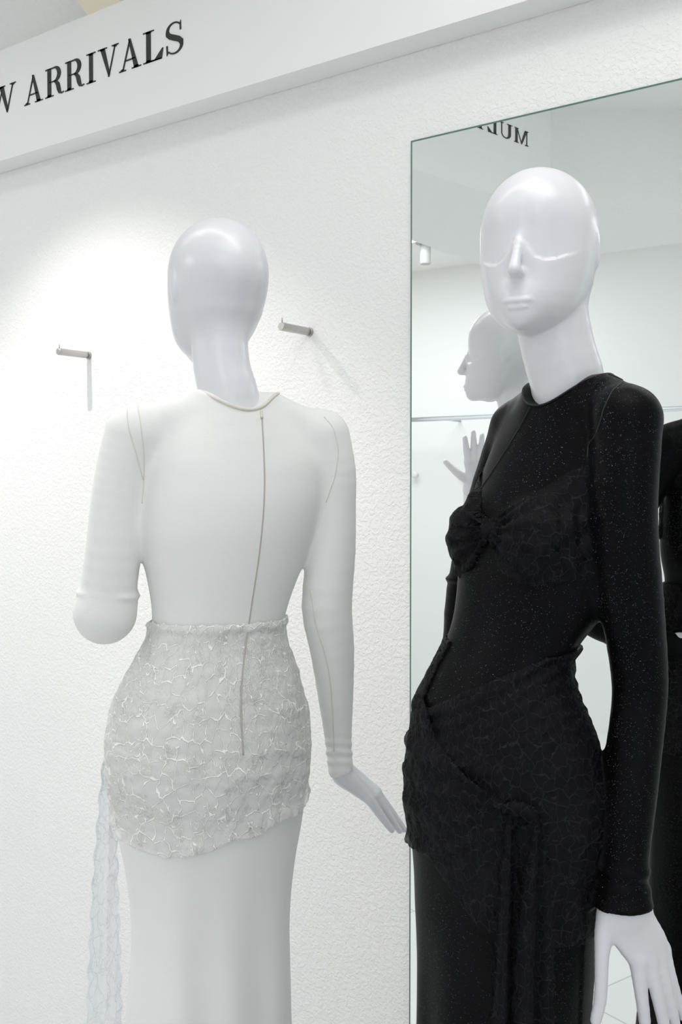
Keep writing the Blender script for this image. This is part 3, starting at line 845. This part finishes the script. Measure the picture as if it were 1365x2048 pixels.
def legs(cr, cv, lat, k=.02):
    out = []
    for s in (-1, 1):
        x = cr + lat[0] * .066 * s; y = cv + lat[1] * .066 * s; x2 = cr + lat[0] * .055 * s; y2 = cv + lat[1] * .055 * s
        out.append(Cone([(x, y, .84, .062), (x2, y2, .50, .048), (x2, y2, .30, .050), (x2, y2, .09, .032)], .03))
    return out


def build_body(name_label, tab, fwd, hf, headc, neck, arms, hands, org, rz_fine):
    lat = np.array([-fwd[1], fwd[0]])
    body_tab = [(z, cr, cv, a - .008, bf - .008, bb - .008) for z, cr, cv, a, bf, bb in tab if z > .80]
    pr = [Loft(body_tab, fwd, 1.462, k=.02, capk=.03, zbot=.86)]
    pr += legs(tab[9][1], tab[9][2], lat)
    pr += [Cone(grow(a, -.006), .02, .01) for a in arms]
    pr += [Cone([(*neck[0][:3], neck[0][3] - .012), (*neck[1][:3], neck[1][3] - .003)] + neck[2:], .015, .01)]
    pr += hands
    pr += head_prims(headc[0], headc[1], hf)
    f = field(pr)
    xs = axis_grid(-.30, .42, [], .002); ys = axis_grid(-.27, .32, [], .002)
    zs = axis_grid(.02, 1.83, [(1.48, 1.83, .002)] + rz_fine, .007)
    V, Q = surface(f, xs, ys, zs)
    V = relax(V, Q, 1, .4)
    V = relax(V, Q, 10, .5, np.clip((1.585 - V[:, 2]) / .02, 0, 1) * np.clip((V[:, 2] - 1.45) / .02, 0, 1))
    qb = (V[:, 0] - headc[0]) * hf[0] + (V[:, 1] - headc[1]) * hf[1]
    V = relax(V, Q, 16, .5, np.clip((-.012 - qb) / .02, 0, 1) * np.clip((V[:, 2] - 1.50) / .02, 0, 1) * np.clip((1.76 - V[:, 2]) / .03, 0, 1))
    V = relax(V, Q, 4, .5, np.clip((np.hypot(V[:, 0] - headc[0] - hf[0] * .2, V[:, 1] - headc[1] - hf[1] * .2) - .16) / .03, 0, 1) * (V[:, 2] > 1.56))
    return V, Q, f


def finish_figure(V, Q, org, label):
    root = empty('mannequin', world_of(org), YAW); tag(root, label, 'mannequin')
    me = sub_mesh(V, Q, np.ones(len(Q), bool)); link('body', me, M_BODY, root)
    lathe('base_plate', [(.17, .001), (.17, .008), (.165, .011), (.02, .012)], M_STEEL, root, 48, loc=(-.02, -.01, 0))
    pl = empty('display_plinth', (root.location.x, root.location.y, ZF), 0)
    tag(pl, 'round white plinth under the ' + ('white-dressed' if org is W_ORG else 'black-dressed') + ' mannequin', 'plinth', 'round display plinths')
    h_ = -ZF
    lathe('plinth_body', [(.218, 0), (.218, h_ - .022)], M_BOARD, pl, 64)
    lathe('plinth_top', [(.226, h_ - .0215), (.23, h_ - .018), (.23, h_ - .004), (.227, h_ - .0005)], M_BOARD, pl, 64)
    return root


armsW = [W_ARM_R, W_ARM_L, W_FORE_L]; armsB = [B_ARM_L, B_ARM_R, B_FORE_R]
Vw, Qw, fWb = build_body('', TW, FW, HFW, (-.004, .028), NECK_W, armsW, HAND_W_R + HAND_W_L, W_ORG, [(.74, .90, .002), (1.34, 1.48, .0025)])
finish_figure(Vw, Qw, W_ORG, 'glossy white mannequin seen from behind, wearing the white dress')
Vb, Qb, fBb = build_body('', TB, FB, HFB, (-.004, .0), NECK_B, armsB, HAND_B_L + HAND_B_R, B_ORG, [(.655, .86, .002)])
finish_figure(Vb, Qb, B_ORG, 'glossy white mannequin turned to the front beside the mirror, wearing the black dress')


# ------------------------------------------------------------------ dresses
def nfun(p, s, seed):
    """cheap smooth pseudo noise in -1..1"""
    rs = np.random.RandomState(seed); out = 0
    for i in range(7):
        k = rs.normal(size=3) * s; ph = rs.rand() * 6.28; out = out + np.sin(p @ k.astype(np.float32) + ph)
    return out / 3.2


class Dress:
    def __init__(s, root_label, tab, fwd, arms, sho, neck, ring, org, busts, mat_knit, cuffs, folds, cut_extra=None):
        s.tab = tab; s.fwd = np.array(fwd); s.lat = np.array([-fwd[1], fwd[0]]); s.org = org; s.mk = mat_knit
        s.torso = Loft(tab, fwd, 1.488, k=.02, capk=.03, zbot=.012)
        s.arms = [Cone(a, .018, .012) for a in arms]
        if cut_extra: s.arms += [Cone(a, .010) for a in cut_extra]
        s.base = [s.torso] + [Cone(a, .022, .01) for a in sho] + [Cone([(x, y, z, r + .002) for x, y, z, r in neck[:3]], .035, .01)] + busts
        s.ftorso = field(s.base)
        s.fall = field(s.base + s.arms); s.farm = field(s.arms)
        s.ring = ring; s.cuffs = cuffs; s.folds = folds
        s.root = empty('evening_dress', world_of(org), YAW)
        s.root['label'] = root_label; s.root['category'] = 'dress'

    def zneck(s, p):
        cx, cy, zs_, zb, zf = s.ring
        x = p[..., 0] - cx; y = p[..., 1] - cy; r = np.sqrt(x * x + y * y) + 1e-6
        q = (x * s.fwd[0] + y * s.fwd[1]) / r
        return np.where(q > 0, zs_ + (zf - zs_) * q ** 2, zs_ + (zb - zs_) * q ** 2)

    def f(s, p):
        d = s.ftorso(p)
        da = s.farm(p)
        for (c, n) in s.cuffs:
            n = np.array(n, np.float32); n /= np.linalg.norm(n); c = np.array(c, np.float32); q = p - c
            near = np.sqrt((q * q).sum(1)) < .075
            da = np.where(near, np.maximum(da, q @ n), da)
        d = smin(d, da.astype(np.float32), .018)
        if p[:, 2].max() > 1.44: d = np.maximum(d, p[:, 2] - s.zneck(p).astype(np.float32))
        return s.folds(p, d).astype(np.float32)


def ring_points(D, n=90):
    cx, cy = D.ring[:2]; out = []
    for a in np.linspace(0, 2 * PI, n, endpoint=False):
        u = np.array([math.cos(a), math.sin(a)])
        t = np.linspace(.03, .16, 200); p = np.stack([cx + u[0] * t, cy + u[1] * t, 0 * t], 1)
        z = D.zneck(p); p[:, 2] = z - .0015
        d = D.fall(p.astype(np.float32)); i = min(int(np.argmax(d > 0)), int(np.searchsorted(t, .069))); out.append(p[i])
    P = np.array(out)
    for _ in range(4): P = (np.roll(P, 1, 0) + P + np.roll(P, -1, 0)) / 3
    return P


# --- folds
def seg_t(p, a, b):
    a = np.array(a[:3], np.float32); b = np.array(b[:3], np.float32); ba = b - a
    return ((p - a) @ ba) / (ba @ ba)


def folds_white(p, d):
    # cuff wrinkles on the straight arm, crease above the bent elbow, soft vertical drape below the lace
    z = p[:, 2]; r = p[:, 0]
    w = np.exp(-((z - .905) / .028) ** 2) * (r > .13); d = d - w * .0014 * np.sin((z + .25 * (p[:, 1] - .09)) * 2 * PI / .016 + 1.5 * nfun(p, 25, 3))
    near = (r < -.115)
    t = z - 1.190 + .10 * (r + .17)
    d = d - near * (np.exp(-(t / .0045) ** 2) * .0036) * np.clip((np.abs(r + .176) - .018) / .022, .12, 1)
    low = np.clip((.80 - z) / .25, 0, 1)
    u = p[:, 0] * math.cos(R(20)) + p[:, 1] * math.sin(R(20))
    d = d - low * .004 * np.sin(u * 2 * PI / .085 + 1.0 + z * 1.5)
    return d


def folds_black(p, d):
    z = p[:, 2]; r = p[:, 0]
    m = (p[:, 1] < -.09) & (r > .03)
    t = z + .10 * (r - .08)
    d = d - m * (np.exp(-((t - .884) / .006) ** 2) * .0030 + np.exp(-((t - .862) / .0055) ** 2) * .0022 - np.exp(-((t - .872) / .004) ** 2) * .0015)
    d = d - m * np.clip((.860 - z) / .02, 0, 1) * .0030
    m2 = (p[:, 1] > .15)
    d = d - m2 * (np.exp(-((z - 1.212) / .0045) ** 2) * .0055)
    low = np.clip((.80 - z) / .25, 0, 1)
    u = p[:, 0] * math.cos(R(58)) - p[:, 1] * math.sin(R(58))
    d = d - low * .004 * np.sin(u * 2 * PI / .10 + 1.5)
    return d


def bust(c, fwd, lat, dq=.075, dl=.062, z=1.285):
    yaw = math.atan2(lat[1], lat[0]); out = []
    for s in (-1, 1):
        x = c[0] + fwd[0] * dq + lat[0] * dl * s; y = c[1] + fwd[1] * dq + lat[1] * dl * s
        out.append(Ell((x, y, z), (.052, .052, .055), yaw, k=.02))
    return out


latW = np.array([-FW[1], FW[0]]); latB = np.array([-FB[1], FB[0]])
bW = bust((.015, .003), np.array(FW), latW, .060, .068, 1.285)
bB = bust((.000, .000), np.array(FB), latB, .051, .058, 1.290)
DW = Dress('white evening dress with lace hip panel, worn by the mannequin facing the wall', TW, FW, armsW, SHO_W, NECK_W, (.034, .0, 1.517, 1.484, 1.470), W_ORG, bW, M_KW,
           [((.2005, .0945, .864), (.35, .03, -.94)), ((-.136, .052, 1.347), (.42, .30, .85))], folds_white)
DB = Dress('black glitter evening dress with draped lace bust and hip sash', TB, FB, armsB, SHO_B, NECK_B, (.041, .0, 1.515, 1.500, 1.474), B_ORG, bB, M_KB,
           [((.0800, -.150, .8395), (0.02, 0, -1)), ((.027, .065, .996), (.5, -.60, -.6))], folds_black,
           [[(.076, -.144, .872, .0200), (.0665, -.150, .840, .0195), (.0655, -.152, .810, .0195)], [(.085, -.144, .872, .0200), (.0905, -.149, .840, .0200), (.0920, -.150, .810, .0200)]])


def build_dress(D, names, waist, seam_l):
    xs = axis_grid(-.32, .30, [], .0027); ys = axis_grid(-.24, .33, [], .0027)
    zs = axis_grid(.008, 1.54, [(.60, 1.54, .0027)], .009)
    V, Q = surface(D.f, xs, ys, zs)
    V = relax(V, Q, 2, .5)
    C = V[Q].mean(1).astype(np.float32)
    arm = np.min([a.d(C) for a in D.arms], axis=0); tor = field(D.base)(C)
    l = C[:, 0] * D.lat[0] + C[:, 1] * D.lat[1] - seam_l[0]
    sl = ((arm < tor + .004) & (np.abs(l) > seam_l[1] - .03 * np.clip((1.46 - C[:, 2]) / .1, 0, 1))) | ((arm < tor) & (C[:, 2] < 1.33))
    side = l > 0
    uvf = uv_round(D.tab[9][1], D.tab[9][2])
    skirt = ~sl & (C[:, 2] < waist)
    for nm, k in (('bodice', ~sl & ~skirt), ('sleeve', sl & side), ('sleeve', sl & ~side), ('skirt', skirt)):
        link(nm, sub_mesh(V, Q, k, uvf), D.mk, D.root)


build_dress(DW, None, 1.141, (.015 * latW[0] + .0, .135))
build_dress(DB, None, 1.115, (.0 + .030 * latB[0], .115))

# neckline bindings
tube('neckline_binding', ring_points(DW), .0030, M_SEAMW, DW.root, 8, closed=True)
tube('neckline_binding', ring_points(DB), .0014, M_SEAMB, DB.root, 8, closed=True)


def on_surface(fn, rz, side=-1, n=60, lift=.0006):
    S = spline([(a, b) for a, b in rz], n); start = [(a, 0.0, b) for a, b in S]
    P = [q for q in cast(fn, start, (0, -side, 0), .45, .003) if q is not None]
    P = np.array(P); P[:, 1] += side * lift
    for _ in range(2): P[1:-1] = (P[:-2] + P[1:-1] + P[2:]) / 3
    return P


def wpt(x, y, v, org): s = v / F; return ((x - 682.5) * s - org[0], 1.37 - (y - 962) * s)


# white dress: zip and seams (given as lateral / height positions on the back)
zipl = [(.0737, 1.481), (.0772, 1.440), (.0795, 1.405), (.0815, 1.352), (.0755, 1.278), (.0645, 1.208), (.0545, 1.152), (.046, 1.085), (.0445, 1.030), (.050, .952)]
zp_ = on_surface(DW.f, zipl, -1, 90, .0003); zp_[:, 1] -= np.clip((1.150 - zp_[:, 2]) / .02, 0, 1) * .0062
zp = tube('zip', zp_, .0012, M_ZIP, DW.root, 6)
tube('zip_pull', on_surface(DW.f, [(.0737, 1.4815), (.0748, 1.470)], -1, 8, .0022), .0022, M_SEAMW, zp, 8)
for k, ln in enumerate([[(-.118, 1.488), (-.1085, 1.462), (-.1045, 1.42), (-.1075, 1.37), (-.1115, 1.335)],
                        [(-.132, 1.482), (-.126, 1.452), (-.116, 1.415), (-.1085, 1.372)],
                        [(.172, 1.476), (.188, 1.458), (.196, 1.42), (.191, 1.38), (.175, 1.335)],
                        [(.150, 1.19), (.158, 1.13), (.172, 1.09), (.182, 1.04), (.186, .98), (.188, .91)]]):
    tube('seam', on_surface(DW.f, ln, -1, 40, .0002), .0009, M_SEAMW, DW.root, 6)
# black dress seams
for ln in [[(-.020, 1.472), (-.029, 1.450), (-.045, 1.420), (-.066, 1.385), (-.086, 1.350)],
           [(.085, 1.500), (.062, 1.484), (.050, 1.462), (.044, 1.430), (.040, 1.400)],
           [(.073, 1.512), (.088, 1.502)]]:
    tube('seam', on_surface(DB.f, ln, -1, 40, .0003), .0012, M_SEAMB, DB.root, 6)


# ------------------------------------------------------------------ lace layers
def shell(name, D, off, mask, bump, m, rng, h=.0027, thick=.004, uvf=None, base=None, relaxn=1):
    """one-sided cloth layer lying off metres outside the dress where mask(p) < 0"""
    fb = base or D.ftorso
    def outer(p): return fb(p) - off - bump(p)
    def g(p):
        o = outer(p); return np.maximum(np.maximum(o, -(o + thick)), mask(p)).astype(np.float32)
    xs = axis_grid(rng[0][0], rng[0][1], [], h); ys = axis_grid(rng[1][0], rng[1][1], [], h); zs = axis_grid(rng[2][0], rng[2][1], [], h)
    V, Q = surface(g, xs, ys, zs)
    C = V[Q].mean(1).astype(np.float32)
    N = np.cross(V[Q[:, 1]] - V[Q[:, 0]], V[Q[:, 3]] - V[Q[:, 0]]); N /= np.linalg.norm(N, axis=1)[:, None] + 1e-12
    keep = outer(C) > -thick * .5
    V = relax(V, Q, relaxn, .5)
    return link(name, sub_mesh(V, Q, keep, uvf or uv_round(D.tab[9][1], D.tab[9][2])), m, D.root)


def hem_w(p):
    a = np.interp(p[:, 0], [-.19, -.15, -.07, 0.0, .08, .16], [.845, .815, .802, .812, .830, .850])
    return a + .004 * nfun(p, 60, 4)


def mask_hip_w(p):
    top = 1.146 + .0015 * np.sin(p[:, 0] * 300)
    return np.maximum(p[:, 2] - top, hem_w(p) - p[:, 2])


def bump_hip_w(p):
    z = p[:, 2]; b = .0016 * nfun(p, 55, 2) + .0009 * nfun(p, 160, 5)
    hem = np.clip(1 - (z - hem_w(p)) / .030, 0, 1)
    b = b + hem * (.0045 + .0022 * nfun(p * np.array([1, 1, .25], np.float32), 190, 6)) + .0026 * np.exp(-((z - 1.138) / .007) ** 2) * (1 + .6 * nfun(p, 200, 8))
    # gathers puffing out under the zip end
    u = p[:, 0] - .055; w = np.exp(-((z - .925) / .035) ** 2) * np.exp(-(u / .07) ** 2) * (p[:, 1] < 0)
    return b + w * (.002 + .0022 * nfun(p, 120, 9))


shell('lace_hip_panel', DW, .0045, mask_hip_w, bump_hip_w, M_LACEW, ((-.22, .20), (-.18, .18), (.78, 1.16)), uvf=None)
# lace cups on the front of the white dress
def mask_bust(c, fw, lt, zc, w, zlo, peak):
    def g(p):
        l = (p[:, 0] - c[0]) * lt[0] + (p[:, 1] - c[1]) * lt[1]; q = (p[:, 0] - c[0]) * fw[0] + (p[:, 1] - c[1]) * fw[1]
        al = np.abs(l)
        top = np.interp(al, [0, .02, .06, .105, .125, .135], [zc + .012, zc + .020, zc + .052, peak, peak - .012, peak - .06])
        low = np.interp(al, [0, .03, .07, .13], [zc - .020, zlo + .018, zlo, zlo + .012])
        return np.maximum(np.maximum(p[:, 2] - top, low - p[:, 2]), -(q + .015))
    return g


def bump_bust(c, lt, zc, amp):
    def g(p):
        l = (p[:, 0] - c[0]) * lt[0] + (p[:, 1] - c[1]) * lt[1]; z = p[:, 2] - zc
        rr = np.sqrt(l * l + z * z); ang = np.arctan2(z, np.abs(l) + 1e-4)
        ru = np.sin(ang * 17 + 1.2 * np.sin(rr * 60)) * amp * np.clip(rr / .03, 0, 1) * np.exp(-(rr / .11) ** 2)
        knot = .010 * np.exp(-(rr / .020) ** 2)
        return ru + knot + .0012 * nfun(p, 150, 3) + .0009 * nfun(p, 320, 7)
    return g


shell('lace_bust', DW, .004, mask_bust((.015, .003), np.array(FW), latW, 1.30, .13, 1.225, 1.385), bump_bust((.015, .003), latW, 1.30, .0025), M_LACEW, ((-.22, .22), (-.05, .20), (1.20, 1.41)), thick=.0035)
shell('lace_bust', DB, .004, mask_bust((.0, .0), np.array(FB), latB, 1.307, .13, 1.232, 1.392), bump_bust((.0, .0), latB, 1.307, .0034), M_LACEB, ((-.22, .20), (-.20, .20), (1.20, 1.42)), thick=.0035)


# black hip lace: under layer all round, with a slanting top edge at the front
def lb(p):
    return p[:, 0] * latB[0] + p[:, 1] * latB[1], p[:, 0] * FB[0] + p[:, 1] * FB[1]


def mask_hip_b(p):
    top = np.interp(p[:, 0], [-.20, -.1595, -.119, -.0735, -.017, .03, .10], [1.055, 1.064, 1.095, 1.118, 1.1436, 1.149, 1.149])
    far = p[:, 1] > -.02
    top = np.where(far, 1.149, top)
    low = np.interp(p[:, 0], [-.2, -.1595, -.136, -.10, .0, .075, .12], [.868, .863, .836, .800, .790, .784, .79])
    return np.maximum(p[:, 2] - top, low + .003 * nfun(p, 80, 2) - p[:, 2])


def bump_hip_b(p):
    z = p[:, 2]; far = p[:, 1] > -.02
    top = np.interp(p[:, 0], [-.20, -.1595, -.119, -.0735, -.017, .03, .10], [1.055, 1.064, 1.095, 1.118, 1.1436, 1.149, 1.149])
    edge = np.exp(-((top - z - .004) / .006) ** 2) * .0028
    s = z - .55 * (p[:, 0])                     # creases parallel to the slanting edge
    cr_ = .0016 * np.sin(s * 2 * PI / .019 + 2 * nfun(p, 18, 5)) * np.exp(-((top - z) / .10) ** 2) * (~far)
    return .0012 * nfun(p, 70, 3) + .0008 * nfun(p, 220, 8) + edge + cr_


shell('lace_hip_panel', DB, .0045, mask_hip_b, bump_hip_b, M_LACEB, ((-.24, .13), (-.19, .17), (.76, 1.17)))

# black wrap drape: folds fan out from the knot to the far hip
KN = (-.050, .963)


def wrap_top(p): return np.interp(p[:, 0], [-.20, -.1645, -.152, -.119, -.0855, -.051, -.03], [1.085, 1.068, 1.0255, .994, .976, .9665, .962])


def mask_wrap(p):
    low = np.interp(p[:, 0], [-.21, -.19, -.157, -.107, -.0815, -.055], [.855, .8615, .8766, .900, .9195, .945])
    return np.maximum(np.maximum(np.maximum(p[:, 2] - wrap_top(p), low - p[:, 2]), p[:, 0] + .046), p[:, 1] - .015)


def bump_wrap(p):
    dx = -(p[:, 0] - KN[0]) + .012; dz = p[:, 2] - KN[1]; rr = np.sqrt(dx * dx + dz * dz); ang = np.arctan2(dz, dx)
    edge = np.exp(-((wrap_top(p) - p[:, 2] - .004) / .005) ** 2) * .0035
    w = np.clip(rr / .03, .2, 1)
    return .001 + edge + w * .0032 * np.sin(ang * 21 + 9 * rr + .8 * nfun(p, 25, 2)) + .0014 * nfun(p, 130, 4) + .0010 * nfun(p, 300, 6)


shell('draped_wrap', DB, .0065, mask_wrap, bump_wrap, M_LACEB, ((-.24, .0), (-.18, .09), (.84, 1.16)), h=.0024)


# sash tails: hanging pleated strips
def hanging(name, D, top, zt, zb, w0, w1, depth_fn, normal, m, pleats, amp, lean=0.0, seed=1, curve=None):
    n, k = 130, 46; V = []; UV = []; rs = np.random.RandomState(seed); ph = rs.rand(5) * 6.28
    nx, ny = normal; tx, ty = -ny, nx
    for i in range(n):
        t = i / (n - 1); z = zt + (zb - zt) * t
        w = w0 + (w1 - w0) * min(1, t * 3.0) if curve is None else np.interp(t, [c[0] for c in curve], [c[1] for c in curve])
        x0, y0 = depth_fn(z)
        for j in range(k):
            s = j / (k - 1) - .5
            wob = amp * min(1, .25 + t * 2.5) * (math.sin(s * pleats * 2 * PI + ph[0] + .6 * math.sin(t * 5)) + .35 * math.sin(s * pleats * 4.6 * PI + ph[1] + t * 4))
            edge = .0018 * math.sin(t * 90 + ph[2]) * (abs(s) * 2) ** 4
            a = s * w + edge + lean * t
            V.append((x0 + tx * a + nx * wob, y0 + ty * a + ny * wob, z + .0015 * math.sin(s * 60 + ph[3]) * (t > .98)))
            UV.append((s * w * 1.5, z))
    Fc = [(i * k + j, i * k + j + 1, (i + 1) * k + j + 1, (i + 1) * k + j) for i in range(n - 1) for j in range(k - 1)]
    me = mesh(V, Fc, True); uv = me.uv_layers.new(name='UVMap')
    for lp in me.loops: uv.data[lp.index].uv = UV[lp.vertex_index]
    return link(name, me, m, D.root)


def front_depth(D, r0, off):
    zz = np.linspace(.3, 1.0, 60); P = [(r0(z), 0.0, z) for z in zz]
    q = cast(D.f, P, (0, 1, 0), .45, .003); y = np.array([a[1] if a is not None else 0 for a in q])
    y = np.minimum.accumulate(y[::-1])[::-1]
    return lambda z: (r0(z), float(np.interp(z, zz, y)) - off)


r0 = lambda z: np.interp(z, [.3, .7, .90, .96], [-.058, -.057, -.053, -.050])
hanging('sash_tail', DB, None, .958, .34, .02, .045, front_depth(DB, lambda z: r0(z) + .014, .016), (.35, -.94), M_LACEB, 1.6, .0055, .0, 2, [(0, .012), (.12, .036), (.3, .052), (1, .050)])
hanging('sash_tail', DB, None, .958, .30, .02, .045, front_depth(DB, lambda z: r0(z) - .018, .012), (-.1, -.99), M_LACEB, 1.3, .0050, .0, 5, [(0, .012), (.15, .028), (.35, .034), (1, .040)])
kn = Ell((0, 0, 0), (1, 1, 1))
kp = cast(DB.f, [(KN[0], 0, KN[1])], (0, 1, 0), .45, .003)[0]
fk = field([Cone([(kp[0] - .022, kp[1] - .004, kp[2] + .003, .007), (kp[0] - .006, kp[1] - .010, kp[2] + .004, .0085), (kp[0] + .006, kp[1] - .010, kp[2] - .004, .0085), (kp[0] + .010, kp[1] - .008, kp[2] - .022, .0075)], .01)])
Vk, Qk = surface(lambda p: (fk(p) - .0012 * nfun(p, 300, 3)).astype(np.float32), axis_grid(kp[0] - .05, kp[0] + .05, [], .0018), axis_grid(kp[1] - .04, kp[1] + .03, [], .0018), axis_grid(kp[2] - .05, kp[2] + .03, [], .0018))
link('sash_knot', sub_mesh(Vk, Qk, np.ones(len(Qk), bool), uv_round(0, 0)), M_LACEB, DB.root)

# sheer white sash tail beside the hip of the white dress
rw = lambda z: (np.interp(z, [.35, .70, .86, .97], [-.192, -.187, -.182, -.178]), -.015)
hanging('sash_tail', DW, None, .965, .30, .02, .05, rw, (.25, -.97), M_LACEWT, 1.4, .006, 0, 7, [(0, .006), (.10, .022), (.30, .038), (.6, .054), (1, .068)])

# ------------------------------------------------------------------ warp heights of the two figures to fit their image rows under camera pitch
for root in [o for o in bpy.data.objects if o.parent is None and o.name.split('.')[0] in ('mannequin', 'evening_dress')]:
    inv = 1.66 if abs(root.location.x - world_of(W_ORG)[0]) < 1e-4 else 1.42
    for ob in root.children_recursive:
        n = len(ob.data.vertices); co = np.empty(n * 3, np.float32); ob.data.vertices.foreach_get('co', co); co = co.reshape(-1, 3)
        x = (co[:, 2] - 1.37) / inv; g = np.tan(np.arctan(x + 0.030542) - PITCH) * inv + 1.37
        w = np.clip((co[:, 2] - .25) / .35, 0, 1); co[:, 2] += (g - co[:, 2]) * w
        ob.data.vertices.foreach_set('co', co.ravel()); ob.data.update()
